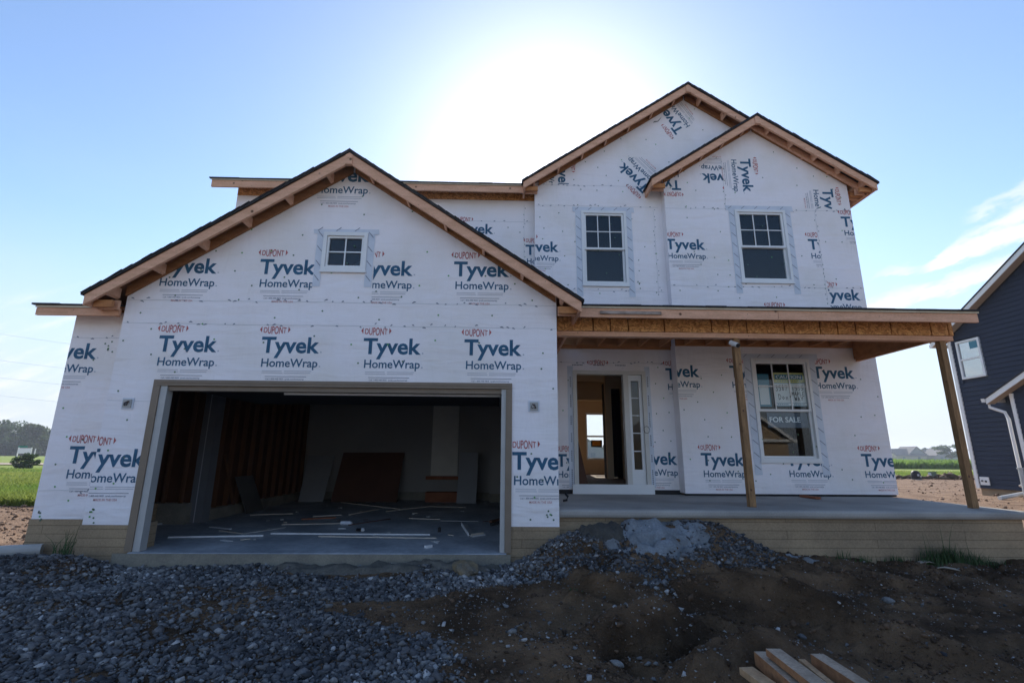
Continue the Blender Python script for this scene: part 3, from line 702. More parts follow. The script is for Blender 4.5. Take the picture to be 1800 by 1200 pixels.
# slabs
s = MB()
s.prism_x([(6.53, -.085), (14.2, -.085), (14.2, .05), (6.55, .05), (6.53, .035)], -4.598, .098, M_GFLOOR)
s.box(-5.975, -4.60, YL+.245, 9.3, -.08, .05, M_GFLOOR); s.box(-5.48, -4.60, 9.302, 14.2, -.08, .05, M_GFLOOR)
s.box(-4.76, .15, 6.515, 6.529, -.20, .043, M_EDGE)
s.build('garage_slab', house)
# cracked concrete lip under the slab edge
ps = MB()
prof = [(6.66, .470), (6.645, .485), (6.635, .51), (6.635, .545), (6.645, .563), (6.67, .574), (6.70, .576), (9.3, .582), (9.3, .470)]
ps.prism_x(prof, .786, 7.10, M_CONC); ps.build('porch_slab', house)
s = MB(); s.box(.86, DRX0-.06, YD-.012, YD+.1, .585, .655, M_DARK); s.build('base_gap_strip', house); s = MB(); s.box(DRX1+.06, XR0, YD-.012, YD+.1, .585, .655, M_DARK); s.build('base_gap_strip', house); s = MB(); s.box(XR0+.02, XR1-.03, YR+.012, YR+.11, .585, .617, M_DARK); s.build('base_gap_strip', house)  # near-black strips painted in for the shaded gap under the walls

# roofs
gable_roof(GX, GZ, GH, GS, 6.30, YU-.02, YG, n=6)
gable_roof(BX, BZ, BH, BS, 8.85, 15.4, YW, n=7, yfl=9.3)
gable_roof(SX, SZ, SH, SS, 8.65, YW+.6, YR, n=5)
low_roof(-6.47, -5.32, 6.60, 3.245, 9.18, .20, .105)
r = low_roof(-5.95, .43, 9.00, 6.715, 12.1, .40, .14)
s = MB(); s.prism_x([(12.1, 7.955), (15.5, 6.59), (15.5, 6.62), (12.1, 7.985)], -5.98, 7.5, M_SHING); s.prism_x([(8.99, 6.70), (12.1, 7.94), (12.1, 7.952), (8.99, 6.712)], 7.0, 7.45, M_LUMD); s.build('roof', house)
pr = low_roof(1.12, 7.00, 6.65, 3.365, YR-.004, .28, .135)
s = MB(); s.box(.90, 1.115, 6.70, YR-.01, 3.30, 3.33, M_LUMD); s.build('sheathing', pr)
s = MB(); a, b = on(1055, 546, 6.62), on(1163, 552, 6.62); s.box(a[0], b[0], 6.622, 6.648, b[2]-.005, a[2], M_OLDB); s.build('nailed_block', pr)
# porch beam, joists
bm_ = MB(); xx = .83; ws = [.55, .26, .27, .55, .72, .27, .27, .58, .55, .27, .28, .55, .62, .27, .28, .55]
i = 0
while xx < 6.90:
    x1 = min(6.92, xx+ws[i % len(ws)]); bm_.box(xx+.009, x1-.009, 7.0+random.uniform(0, .004), 7.06, 3.086, 3.30, M_OSB); bm_.box(xx, x1, 7.065, 7.13, 3.083, 3.30, M_DARK); xx = x1; i += 1
bm_.build('porch_beam', house)
s = MB(); s.box(.80, 6.90, 7.012, 7.125, 3.007, 3.08, M_LUM); s.build('beam_plate', house)
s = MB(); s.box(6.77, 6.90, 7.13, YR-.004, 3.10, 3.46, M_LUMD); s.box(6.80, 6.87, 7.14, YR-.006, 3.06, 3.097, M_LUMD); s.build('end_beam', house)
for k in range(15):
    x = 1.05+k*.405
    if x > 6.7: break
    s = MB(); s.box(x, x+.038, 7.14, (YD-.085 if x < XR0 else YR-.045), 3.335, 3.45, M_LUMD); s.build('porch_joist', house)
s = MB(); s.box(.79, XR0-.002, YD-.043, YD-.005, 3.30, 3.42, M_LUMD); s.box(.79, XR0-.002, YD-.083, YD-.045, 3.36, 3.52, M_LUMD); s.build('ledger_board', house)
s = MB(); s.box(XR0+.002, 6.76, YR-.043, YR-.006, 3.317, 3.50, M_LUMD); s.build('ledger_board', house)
for (x, lab) in ((3.512, None), (6.700, None)):
    s = MB(); s.box(x, x+.089, 7.03, 7.119, .578, 3.006, M_PT)
    for q in range(3):
        zk = .8+q*.75+random.random()*.4; xk = x+random.uniform(.025, .065); rk_ = random.uniform(.007, .016); s.face([(xk+rk_*math.cos(a*.785), 7.0285, zk+rk_*1.3*math.sin(a*.785)) for a in range(8)], M_DKPANEL)
    s.build('porch_post', house)

# --- windows
def window(w, y, grid, hung=True, tape=True, tapes=(.12, .10)):
    x0, x1, z0, z1 = w; f = .052
    b = MB()
    yo = y-.030
    b.box(x0, x1, yo, y+.06, z1-f, z1, M_WHITE); b.box(x0, x1, yo, y+.06, z0, z0+f, M_WHITE)
    b.box(x0, x0+f, yo, y+.06, z0+f, z1-f, M_WHITE); b.box(x1-f, x1, yo, y+.06, z0+f, z1-f, M_WHITE)
    b.box(x0-.012, x1+.012, yo-.01, y-.002, z0-.03, z0-.002, M_WHITE)
    win = b.build('window', house)
    g = f; a0, a1 = x0+f+.002, x1-f-.002
    def sash(za, zb, yy, cols, rows, bw=.042):
        s = MB()
        s.box(a0, a1, yy, yy+.035, za, za+bw, M_WHITE); s.box(a0, a1, yy, yy+.035, zb-bw, zb, M_WHITE)
        s.box(a0, a0+bw, yy, yy+.035, za+bw, zb-bw, M_WHITE); s.box(a1-bw, a1, yy, yy+.035, za+bw, zb-bw, M_WHITE)
        for c in range(1, cols):
            xc = a0+bw+(a1-a0-2*bw)*c/cols; s.box(xc-.009, xc+.009, yy+.010, yy+.024, za+bw, zb-bw, M_WHITE)
        for r_ in range(1, rows):
            zc = za+bw+(zb-za-2*bw)*r_/rows; s.box(a0+bw, a1-bw, yy+.011, yy+.023, zc-.009, zc+.009, M_WHITE)
        s.build('sash', win)
        p = MB(); p.box(a0+bw-.004, a1-bw+.004, yy+.014, yy+.0195, za+bw-.004, zb-bw+.004, M_GLASS) if cols == 1 else p.box(a0+bw-.004, a1-bw+.004, yy+.026, yy+.031, za+bw-.004, zb-bw+.004, M_GLASS)
        p.build('pane', win)
    if hung:
        zm = z0+f+(z1-z0-2*f)*.485
        sash(zm-.02, z1-f-.002, y-.006, grid[0], grid[1]); sash(z0+f+.002, zm+.018, y+.031, 1, 1)
    else: sash(z0+f+.002, z1-f-.002, y-.006, grid[0], grid[1], .03)
    if tape:
        t = MB(); tw, th = tapes
        lo = z0-.24
        # side strips run long, top strip runs over them
        def strip(P, off): t.face([(px, y-off, pz) for px, pz in P], M_TAPE)
        strip(rect(x0-tw, x0+.005, lo, z1+.05), .0065); strip(rect(x1-.005, x1+tw, lo, z1+.05), .0065)
        strip([(x0-tw-.05, z1-.02), (x1+tw+.06, z1-.02), (x1+tw+.05, z1+th), (x0-tw-.06, z1+th-.01)], .0085)
        for sx in (x0-tw+.015, x1+.01):
            zz = lo+.08
            while zz < z1-.05:
                strip_m = [(sx, zz+.085), (sx+tw-.03, zz), (sx+tw-.03, zz+.016), (sx, zz+.10)]
                t.face([(px, y-.0105, pz) for px, pz in strip_m], M_INKBLK); zz += .225
        xx_ = x0-tw
        while xx_ < x1+tw-.05:
            t.face([(px, y-.0105, pz) for px, pz in [(xx_, z1+.02), (xx_+.07, z1+.075), (xx_+.07, z1+.088), (xx_, z1+.034)]], M_INKBLK); xx_ += .27
        t.build('flashing_tape', win)
    ym = y+1.3; d = MB()  # added near-black box keeps stray light out and the panes dark
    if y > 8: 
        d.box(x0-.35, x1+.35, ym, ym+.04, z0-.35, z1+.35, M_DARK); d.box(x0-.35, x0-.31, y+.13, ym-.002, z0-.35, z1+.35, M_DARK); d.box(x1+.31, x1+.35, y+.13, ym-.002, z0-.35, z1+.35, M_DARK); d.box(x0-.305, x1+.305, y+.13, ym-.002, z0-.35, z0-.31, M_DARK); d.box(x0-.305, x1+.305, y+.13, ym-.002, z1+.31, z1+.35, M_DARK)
        d.build('blackout_box', win)
    return win
window(W1, YW, (3, 2)); window(W2, YR, (3, 2)); window(WG, YG, (2, 2), hung=False, tapes=(.10, .06)); wp = window(WP, YR, (3, 2), tapes=(.13, .10))
# rear window of the hall
b = MB(); x0, x1, z0, z1 = BW
for a in ((x0-.04, x1+.04, z1, z1+.05), (x0-.04, x1+.04, z0-.05, z0), (x0-.04, x0, z0, z1), (x1, x1+.04, z0, z1)): b.box(a[0], a[1], YB-.02, YB+.14, a[2], a[3], M_WHITE)
zm = on(1050, 766.5, YB)[2]; b.box(x0, x1, YB+.03, YB+.08, zm-.025, zm+.025, M_WHITE)
bwin = b.build('window', house)
p = MB(); p.box(x0, x1, YB+.05, YB+.055, z0, zm-.026, M_GLASS); p.box(x0, x1, YB+.05, YB+.055, zm+.026, z1, M_GLASS); p.build('pane', bwin)

# --- front door frame with sidelight
b = MB(); y0, y1 = YD-.035, YD+.13
dl = on(1100, 760, YD)[0]
cx0, cx1 = DRX0, DRX1
b.box(cx0, cx0+.075, y0, y1, DRZ0, DRZ1, M_TRIM); b.box(cx1-.075, cx1, y0, y1, DRZ0, DRZ1, M_TRIM); b.box(cx0+.075, cx1-.075, y0, y1, DRZ1-.07, DRZ1, M_TRIM)
b.box(dl-.01, dl+.085, y0+.01, y1-.01, DRZ0, DRZ1-.072, M_TRIM)
fr = b.build('door_frame', house)
s = MB(); sl0, sl1 = dl+.087, cx1-.077; gz0, gz1 = on(1115, 825, YD)[2], on(1115, 669, YD)[2]; gx0, gx1 = sl0+.055, sl1-.055
s.box(sl0, sl1, YD+.02, YD+.06, DRZ0+.03, gz0, M_WHITE); s.box(sl0, sl1, YD+.02, YD+.06, gz1, DRZ1-.075, M_WHITE); s.box(sl0, gx0, YD+.02, YD+.06, gz0, gz1, M_WHITE); s.box(gx1, sl1, YD+.02, YD+.06, gz0, gz1, M_WHITE)
for k in range(1, 5):
    z = gz0+(gz1-gz0)*k/5; s.box(gx0, gx1, YD+.022, YD+.045, z-.008, z+.008, M_WHITE)
sd = s.build('sidelight', fr)
p = MB(); p.box(gx0-.003, gx1+.003, YD+.048, YD+.053, gz0-.003, gz1+.003, M_GLASS); p.build('pane', fr)
s = MB(); s.box(cx0+.03, dl+.02, y0+.02, YD+.2, .70, .745, M_BLACK); s.build('threshold', fr)
s = MB(); s.box(cx0-.045, cx1+.045, YD-.06, YD-.037, .585, .755, M_WHITE); s.build('kick_board', house)

# --- rooms seen through the door
s = MB(); s.box(.80, XR1-.12, YD+.14, YB-.01, .60, .735, M_SUBFL); s.build('hall_floor', house)
s = MB(); s.box(.80, 1.30, YD+.14, YB-.02, .74, 3.2, M_BEIGE); s.build('partition_wall', house)
s = MB(); s.box(.80, XR1-.12, YD+.14, YB-.02, 3.22, 3.30, M_CEIL); s.build('hall_ceiling', house)
yp = 11.8; a, c, d = on(1064, 700, yp), on(1074, 690, yp), on(1091, 690, yp); zt = on(1080, 682, yp)[2]
s = MB(); s.panel([[(a[0], .74), (c[0], .74), (c[0], zt), (d[0], zt), (d[0], .74), (XR1-.13, .74), (XR1-.13, 3.2), (a[0], 3.2)]], yp, .11, M_BEIGE); s.box(c[0]-.03, d[0]+.1, yp+.75, yp+.80, .74, zt+.1, M_DARK); s.box(c[0]-.06, c[0]-.01, yp+.115, yp+.80, .74, zt+.2, M_DARK); s.box(d[0]+.02, d[0]+.07, yp+.115, yp+.74, .74, zt+.2, M_DARK); s.build('partition_wall', house)
h0, h1 = on(1040, 703, 13.0), on(1040, 672, 13.0)
s = MB(); s.box(1.31, XR1-.2, 13.0, 13.2, h0[2], 3.21, M_BEIGE); s.build('header', house)
s = MB(); s.box(XR0+.1, XR0+.2, YD+.14, yp-.01, .74, 3.21, M_DARK); s.box(XR0+.21, XR1-.13, 10.6, 10.68, .74, 3.21, M_DARK); s.build('partition_wall', house)
# staircase flank: dark sloping stringer at the left of the hall
s = MB(); s.hexa([(1.31, 9.75, .737), (1.72, 9.75, .737), (1.72, 10.0, .737), (1.31, 10.0, .737), (1.31, 9.75, 2.6), (1.33, 9.75, 2.6), (1.33, 10.0, 2.6), (1.31, 10.0, 2.6)], M_DKPANEL); s.build('stair_flank', house)
# upstairs: near-black surfaces, the unlit look is put into their colour
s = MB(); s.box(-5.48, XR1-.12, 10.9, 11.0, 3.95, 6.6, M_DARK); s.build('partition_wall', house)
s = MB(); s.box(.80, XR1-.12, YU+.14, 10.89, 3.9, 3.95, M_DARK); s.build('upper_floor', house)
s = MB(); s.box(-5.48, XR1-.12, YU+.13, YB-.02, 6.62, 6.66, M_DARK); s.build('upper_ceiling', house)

# --- garage interior
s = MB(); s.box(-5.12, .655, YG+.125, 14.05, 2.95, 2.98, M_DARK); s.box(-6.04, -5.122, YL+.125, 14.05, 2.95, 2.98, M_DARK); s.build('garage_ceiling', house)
s = MB(); s.box(-5.48, .655, 14.05, 14.12, .05, 2.945, M_DRY); s.box(-.27, .655, 13.55, 14.045, .052, 2.944, M_DRY); s.box(.60, .656, YG+.13, 13.54, .052, 2.944, M_DRY); s.build('drywall', house)
s = MB(); s.box(-5.38, -.275, 13.98, 14.046, .052, .26, M_EDGE); s.box(-.272, .595, 13.49, 13.546, .052, .26, M_EDGE); s.box(-5.47, -5.36, 9.5, 13.97, .052, .25, M_EDGE); s.build('kerb', house)
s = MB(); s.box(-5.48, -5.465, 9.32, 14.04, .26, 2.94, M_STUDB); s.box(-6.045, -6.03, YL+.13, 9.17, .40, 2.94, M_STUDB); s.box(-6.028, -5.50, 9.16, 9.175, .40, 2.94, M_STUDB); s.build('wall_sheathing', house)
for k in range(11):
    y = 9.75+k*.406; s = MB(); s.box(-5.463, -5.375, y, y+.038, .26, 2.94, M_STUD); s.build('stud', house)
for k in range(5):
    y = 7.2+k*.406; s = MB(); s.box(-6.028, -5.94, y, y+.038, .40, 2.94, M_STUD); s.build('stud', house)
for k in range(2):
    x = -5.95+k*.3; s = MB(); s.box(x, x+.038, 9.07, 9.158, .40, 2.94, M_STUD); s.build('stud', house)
s = MB(); s.box(-5.56, -5.29, 9.22, 9.46, .052, 2.94, M_COL); s.box(-5.425, -5.415, 9.215, 9.2195, .055, 2.93, M_FAINT); s.build('column', house)
da, db = on(757, 833, 14.0), on(808, 702, 14.0)
s = MB(); s.box(da[0], db[0], 13.99, 14.03, .70, 2.80, M_TRIM)
for (u0, u1, q0, q1) in ((.12, .44, .1, .42), (.56, .88, .1, .42), (.12, .44, .48, .92), (.56, .88, .48, .92)):
    xa, xb = da[0]+(db[0]-da[0])*u0, da[0]+(db[0]-da[0])*u1; s.box(xa, xb, 13.98, 13.989, .70+2.1*q0, .70+2.1*q1, M_TRIM)
s.build('interior_door', house)
s = MB(); s.box(da[0]-.12, db[0]+.05, 13.9, 13.978, .60, .69, M_REDW); s.build('door_sill', house)
# opening trim
s = MB(); s.box(-4.672, -4.58, YG-.022, YG+.13, .052, 2.135, M_GTRIM); s.box(.075, .157, YG-.022, YG+.13, .052, 2.135, M_GTRIM); s.box(-4.672, .157, YG-.022, YG+.13, 2.138, 2.217, M_GTRIM)
s.box(-4.60, .10, YG-.030, YG-.0225, 2.175, 2.19, M_GTRIM)
gd = s.build('garage_door_frame', house)
s = MB(); s.box(-4.578, -4.49, YG-.005, YG+.12, .053, 2.135, M_GJAMB); s.box(.012, .073, YG-.005, YG+.12, .053, 2.135, M_GJAMB); s.box(-4.578, .073, YG+.02, YG+.13, 2.075, 2.136, M_GTRIM); s.build('jamb', gd)
s = MB()
for k in range(4): s.box(-4.45, -.02, YG+.22+k*.55, YG+.76+k*.55, 2.13+k*.004, 2.17+k*.004, M_DARK)
od = s.build('garage_door', house)
s = MB(); s.box(-4.45, -.02, YG+.205, YG+.219, 2.085, 2.165, M_BLACK); s.build('weather_seal', od)
s = MB(); s.box(-3.0, -.0, YG+.16, YG+.19, 2.050, 2.078, M_PALE); s.build('lift_bar', od)
# light blocks left and right of the garage opening
for (u, v) in ((225.5, 709), (938.5, 714)):
    p = on(u, v, YG); s = MB(); s.box(p[0]-.075, p[0]+.075, YG-.012, YG-.006, p[2]-.075, p[2]+.075, M_TAPE); s.box(p[0]-.055, p[0]+.055, YG-.028, YG-.0125, p[2]-.055, p[2]+.055, M_GREYP)
    lb = s.build('light_box', house)
    s = MB()
    for q in range(5): s.tube([(p[0]+random.uniform(-.03, .03), YG-.03, p[2]-.03), (p[0]+random.uniform(-.04, .04), YG-.05, p[2]+random.uniform(-.02, .02)), (p[0]+random.uniform(-.03, .03), YG-.032, p[2]+.03)], .004, M_DKPANEL if q % 2 else M_BLACK, 5)
    s.build('wire', lb)
# wire loop right of the door
p = on(1137, 755, YD-.05); s = MB(); s.tube([(p[0]+.055*math.cos(a*.5236), YD-.05+.004*(a % 3), p[2]+.065*math.sin(a*.5236)) for a in range(13)], .004, M_BLACK, 5); s.build('wire', house)

# ------------------------------------------------------------------ signs in the windows, camera on the post
def cell(u0, v0, u1, v1, y): a, b = on(u0, v0, y), on(u1, v1, y); return a[0], b[0], b[2], a[2]
ys = YR+.075
u = lambda a: 1300+a/6.0
v = lambda a: 620+a/6.0
def sheet(name, x0, x1, z0, z1, m, y=ys): s = MB(); s.box(x0, x1, y, y+.004, z0, z1, m); return s
def stroke(s, pts, y, w, m):
    for (xa, za), (xb, zb) in zip(pts, pts[1:]):
        d = Vector((xb-xa, zb-za)); n = Vector((-d.y, d.x)).normalized()*w/2; e = d.normalized()*w*.3
        s.face([(xa-e.x+n.x, y, za-e.y+n.y), (xb+e.x+n.x, y, zb+e.y+n.y), (xb+e.x-n.x, y, zb+e.y-n.y), (xa-e.x-n.x, y, za-e.y-n.y)], m)
HAND = {'3': [(0,.9),(.5,1),(.7,.8),(.3,.55),(.7,.3),(.4,0),(0,.1)], '5': [(.75,1),(.15,.95),(.1,.55),(.6,.55),(.7,.2),(.35,0),(0,.1)], '8': [(.4,.5),(.1,.8),(.4,1),(.7,.8),(.1,.2),(.4,0),(.7,.2),(.4,.5)],
 '7': [(0,.95),(.75,1),(.3,0)], '1': [(.4,1),(.35,0)], 'D': [(.1,1),(.12,0),(.6,.15),(.8,.55),(.5,.95),(0,1)], 'o': [(.4,.55),(.1,.3),(.35,0),(.7,.25),(.4,.55)], 'n': [(.1,.5),(.12,0),(.12,.35),(.45,.5),(.6,.3),(.62,0)],
 'M': [(0,0),(.1,1),(.4,.4),(.7,1),(.8,0)], 'A': [(0,0),(.4,1),(.75,0),(.6,.4),(.15,.4)], 'P': [(.1,0),(.1,1),(.6,.9),(.6,.55),(.1,.5)], 'L': [(.15,1),(.1,0),(.7,.05)], 'E': [(.7,1),(.1,.95),(.1,.5),(.5,.5),(.1,.5),(.1,0),(.7,.05)], 'W': [(0,1),(.2,0),(.4,.7),(.6,0),(.85,1)], 'Y': [(0,1),(.4,.5),(.8,1),(.4,.5),(.35,0)]}
def hand(s, txt, x, z, w, h, y, m):
    for i, ch in enumerate(txt):
        ox = x+i*w*1.12; oz = z+random.uniform(-.006, .006)
        stroke(s, [(ox+a*w, oz+b*h) for a, b in HAND[ch]], y, .009, m)
def textz(s, body, x, z, w, cap, y, m, bold=.015): put(s, *fit(body, w, cap, bold), x, z, y, m)
# caution sheet: teal surround, yellow band, two hand-lettered white boxes
x0, x1, z0, z1 = cell(u(345), v(208), u(728), v(566), ys)
s = sheet('c', x0, x1, z0, z1, M_TEAL)
W_, H_ = x1-x0, z1-z0
def sb(a, b, c, d, m, k): s.face([(x0+W_*a, ys-k, z0+H_*c), (x0+W_*b, ys-k, z0+H_*c), (x0+W_*b, ys-k, z0+H_*d), (x0+W_*a, ys-k, z0+H_*d)], m)
sb(.0, 1, .70, 1, M_YEL, .0015); sb(.05, .92, .80, .95, M_TEAL, .003)
textz(s, 'CAUTION', x0+W_*.09, z0+H_*.825, W_*.78, H_*.095, ys-.0045, M_PAPER, .02)
sb(.01, .48, .02, .68, M_PAPER, .0015); sb(.51, .97, .02, .68, M_PAPER, .0015)
sb(.02, .47, .095, .105, M_TEAL, .003); sb(.52, .96, .095, .105, M_TEAL, .003)
textz(s, 'no dumping on site', x0+W_*.06, z0+H_*.045, W_*.36, H_*.028, ys-.003, M_TEAL, 0) if False else None
for a, b in ((.06, .40), (.55, .90)):
    for q in range(6): sb(a+(b-a)*q/6, a+(b-a)*(q+.7)/6, .045, .07, M_TEAL, .003)
for q in range(10): sb(.12+.075*q, .12+.075*q+.05, .745, .765, M_TEAL, .003)
hand(s, '3587', x0+W_*.045, z0+H_*.46, W_*.085, H_*.16, ys-.004, M_PEN); hand(s, 'Don', x0+W_*.10, z0+H_*.20, W_*.10, H_*.16, ys-.004, M_PEN)
hand(s, '1535', x0+W_*.545, z0+H_*.47, W_*.085, H_*.14, ys-.004, M_PEN); hand(s, 'MAPLE', x0+W_*.53, z0+H_*.31, W_*.072, H_*.12, ys-.004, M_PEN); hand(s, 'WAY', x0+W_*.60, z0+H_*.17, W_*.085, H_*.11, ys-.004, M_PEN)
tag(s.build('paper_sign', org=((x0+x1)/2, ys, z0)), 'yellow and teal caution sheet with handwritten numbers inside the porch window', 'sign')
x0, x1, z0, z1 = cell(u(178), v(222), u(345), v(566), ys)
s = sheet('n', x0, x1-.004, z0, z1, M_TEAL, ys+.006); W_, H_ = x1-x0, z1-z0
s.face([(x0+W_*.10, ys+.0045, z0+H_*.06), (x0+W_*.88, ys+.0045, z0+H_*.06), (x0+W_*.88, ys+.0045, z0+H_*.66), (x0+W_*.10, ys+.0045, z0+H_*.66)], M_PAPER)
tag(s.build('paper_sign', org=((x0+x1)/2, ys, z0)), 'blank white notice with blue border, left of the caution sheet in the porch window', 'sign')
x0, x1, z0, z1 = cell(u(285), v(612), u(735), v(790), ys)
s = sheet('f', x0, x1, z0, z1, M_SIGNBL)
textz(s, 'FOR SALE', x0+(x1-x0)*.05, z0+(z1-z0)*.33, (x1-x0)*.76, (z1-z0)*.30, ys-.002, M_PAPER, .02)
tag(s.build('sale_sign', org=((x0+x1)/2, ys, z0)), 'slate blue sign with white capitals in the lower sash of the porch window', 'sign')
a, b = on(1039, 773, YB-.03), on(1059, 785.5, YB-.03)
s = MB(); s.box(a[0], b[0], YB-.012, YB-.004, b[2], a[2], M_BLACK); s.box(a[0]+.04, b[0]-.05, YB-.016, YB-.0125, b[2]+.04, a[2]-.03, M_ORANGE)
tag(s.build('placard', org=((a[0]+b[0])/2, YB-.01, b[2])), 'orange placard with dark border stuck to the far window seen through the front door', 'placard')
# security camera
p = on(1293, 606, 7.0); px, pz = 3.512, p[2]
t = thing('security_camera', (px, 7.03, pz), 'white bullet security camera fixed high on the left porch post', 'camera')
s = MB(); s.tube([(px-.018, 7.06, pz+.03), (px-.005, 7.06, pz+.03)], .035, M_WHITE, 14); s.tube([(px-.018, 7.06, pz+.03), (px-.035, 7.03, pz+.02)], .012, M_WHITE, 8); s.build('bracket', t)
a_, b_ = Vector((px-.055, 7.02, pz+.04)), Vector((px-.010, 6.90, pz-.03))
s = MB(); s.tube([a_, a_*.8+b_*.2, b_], .036, M_WHITE, 16); s.build('body', t)
s = MB(); d_ = (b_-a_).normalized(); s.tube([b_+d_*.0005, b_+d_*.012], .033, M_BLACK, 16); s.build('lens', t)

# ------------------------------------------------------------------ loose things in the garage
FZ = .05
def strip_thing(name, p0, p1, w, h, m, label, cat, z0=FZ, lift=0.0, group=None):
    a, b = onz(*p0, z0), onz(*p1, z0)
    s = MB(); s.beam((a[0], a[1], z0+h/2+.001+lift), (b[0], b[1], z0+h/2+.001+lift*.3), w, h, m)
    return tag(s.build(name, org=((a[0]+b[0])/2, (a[1]+b[1])/2, z0)), label, cat, group)
G_ = 'offcuts strewn over the garage floor'
for (p0, p1, w, h, m, lab) in (
    ((296, 945), (463, 942), .035, .02, M_PALE, 'white trim strip nearest the front left of the garage floor'),
    ((477, 938), (756, 940), .05, .018, M_PALE, 'longest white trim strip across the front middle of the garage floor'),
    ((560, 943), (767, 946), .02, .012, M_FLOORSTRIP, 'thin strip just in front of the longest white trim strip'),
    ((495, 922), (600, 920), .03, .012, M_FLOORSTRIP, 'short pale strip behind the longest white strip, left of the plastic bottle'),
    ((427, 938), (500, 927), .06, .012, M_GREYP, 'grey board edge slanting back to the right on the garage floor'),
    ((386, 933), (427, 938), .02, .012, M_FLOORSTRIP, 'short stick meeting the slanting grey board'),
    ((614, 905), (665, 895), .03, .018, M_FLOORSTRIP, 'pale stick slanting towards the leaning brown panel'),
    ((600, 883), (703, 895), .03, .02, M_FLOORSTRIP, 'wood strip at the foot of the leaning brown panel'),
    ((679, 899), (757, 890), .03, .018, M_FLOORSTRIP, 'pale stick crossing towards the wooden step'),
    ((757, 890), (818, 892), .02, .012, M_FLOORSTRIP, 'thin strip lying in front of the wooden step'),
    ((719, 911), (773, 913), .03, .014, M_FLOORSTRIP, 'short pale lath in the middle right of the garage floor'),
    ((550, 908), (600, 905), .03, .014, M_FLOORSTRIP, 'small pale lath in front of the leaning grey board'),
    ((613, 923), (686, 912), .03, .014, M_DKPANEL, 'dark stick running back to the right near the plastic bottle'),
    ((271, 922), (301, 919.5), .03, .016, M_PALE, 'short pale strip beside the foot of the grey column'),
    ((370, 926), (405, 930), .05, .012, M_PALE, 'broken white piece right of the grey column'),
    ((775, 915), (840, 916), .03, .008, M_GREYP, 'thin grey strip right of the short pale lath'),
    ((440, 905), (515, 903), .03, .014, M_FLOORSTRIP, 'brown lath far back near the stud wall'),
    ((530, 913), (590, 910), .08, .02, M_REDW, 'reddish wood piece left of the plastic bottle'),
    ((595, 929), (608, 929), .03, .01, M_PALE, 'tiny white scrap in front of the plastic bottle'),
    ((748, 963), (758, 961), .05, .03, M_PALE, 'small white block near the slab edge'),
    ((390, 949), (406, 951), .06, .006, M_PALE, 'flat white chip in front of the nearest trim strip')):
    strip_thing('wood_strip', p0, p1, w, h, m, lab, 'wood scrap', group=G_)
for i in range(26):       # small chips, nothing tells them apart
    if i == 0: chip_g = 'chips on the garage floor'
    x_, y_ = random.uniform(-4.6, -.3), random.uniform(7.0, 12.6)
    s = MB(); an = random.uniform(0, 3.1); L_ = random.uniform(.03, .14); s.beam((x_, y_, FZ+.006), (x_+L_*math.cos(an), y_+L_*math.sin(an), FZ+.006), random.uniform(.015, .05), .009, random.choice((M_PALE, M_FLOORSTRIP, M_GREYP, M_DKPANEL)))
    tag(s.build('wood_chip', org=(x_, y_, FZ)), 'small chip of wood or plaster scattered on the garage floor', 'wood chip', chip_g)
# angled tray offcut
t = MB(); a, b, c = onz(816, 927, FZ), onz(829, 943, FZ), onz(850, 940, FZ)
t.beam((a[0], a[1], FZ+.05), (b[0], b[1], FZ+.02), .10, .012, M_GREYP); t.beam((a[0]-.05, a[1], FZ+.065), (b[0]-.05, b[1], FZ+.035), .012, .05, M_PALE); t.beam((b[0], b[1], FZ+.012), (c[0], c[1], FZ+.012), .08, .02, M_PALE); t.beam((b[0], b[1]-.04, FZ+.03), (c[0], c[1]-.04, FZ+.03), .01, .04, M_FLOORSTRIP)
tag(t.build('bent_offcut', org=(b[0], b[1], FZ)), 'bent grey and white trim offcut on the right of the garage floor', 'offcut')
# bottle and glove
a = onz(609, 922, FZ); t = thing('plastic_bottle', (a[0], a[1], FZ), 'crushed pale plastic bottle lying among the strips on the garage floor', 'bottle')
s = MB(); s.tube([(a[0]-.10, a[1], FZ+.033), (a[0]-.06, a[1], FZ+.036), (a[0], a[1], FZ+.033), (a[0]+.05, a[1], FZ+.036), (a[0]+.08, a[1], FZ+.02)], .032, M_TAPE, 10); s.build('body', t)
s = MB(); s.tube([(a[0]+.081, a[1], FZ+.02), (a[0]+.10, a[1], FZ+.02)], .014, M_WHITE, 8); s.build('cap', t)
a = onz(633, 933, FZ); s = MB()
for q in range(6): s.tube([(a[0]-.05+.02*q, a[1], FZ+.02), (a[0]-.04+.02*q, a[1]-.03, FZ+.035), (a[0]-.035+.02*q, a[1]-.06, FZ+.02)], .018, M_BLACK if q < 4 else M_PALE, 7)
tag(s.build('work_glove', org=(a[0], a[1], FZ)), 'crumpled black and white glove on the garage floor', 'glove')
a = onz(772, 935, FZ); s = MB(); s.tube([(a[0], a[1], FZ+.002), (a[0], a[1], FZ+.07), (a[0]+.005, a[1], FZ+.08)], .025, M_BLACK, 10); tag(s.build('small_can', org=(a[0], a[1], FZ)), 'small dark can standing on the garage floor, left of the bent offcut', 'can')
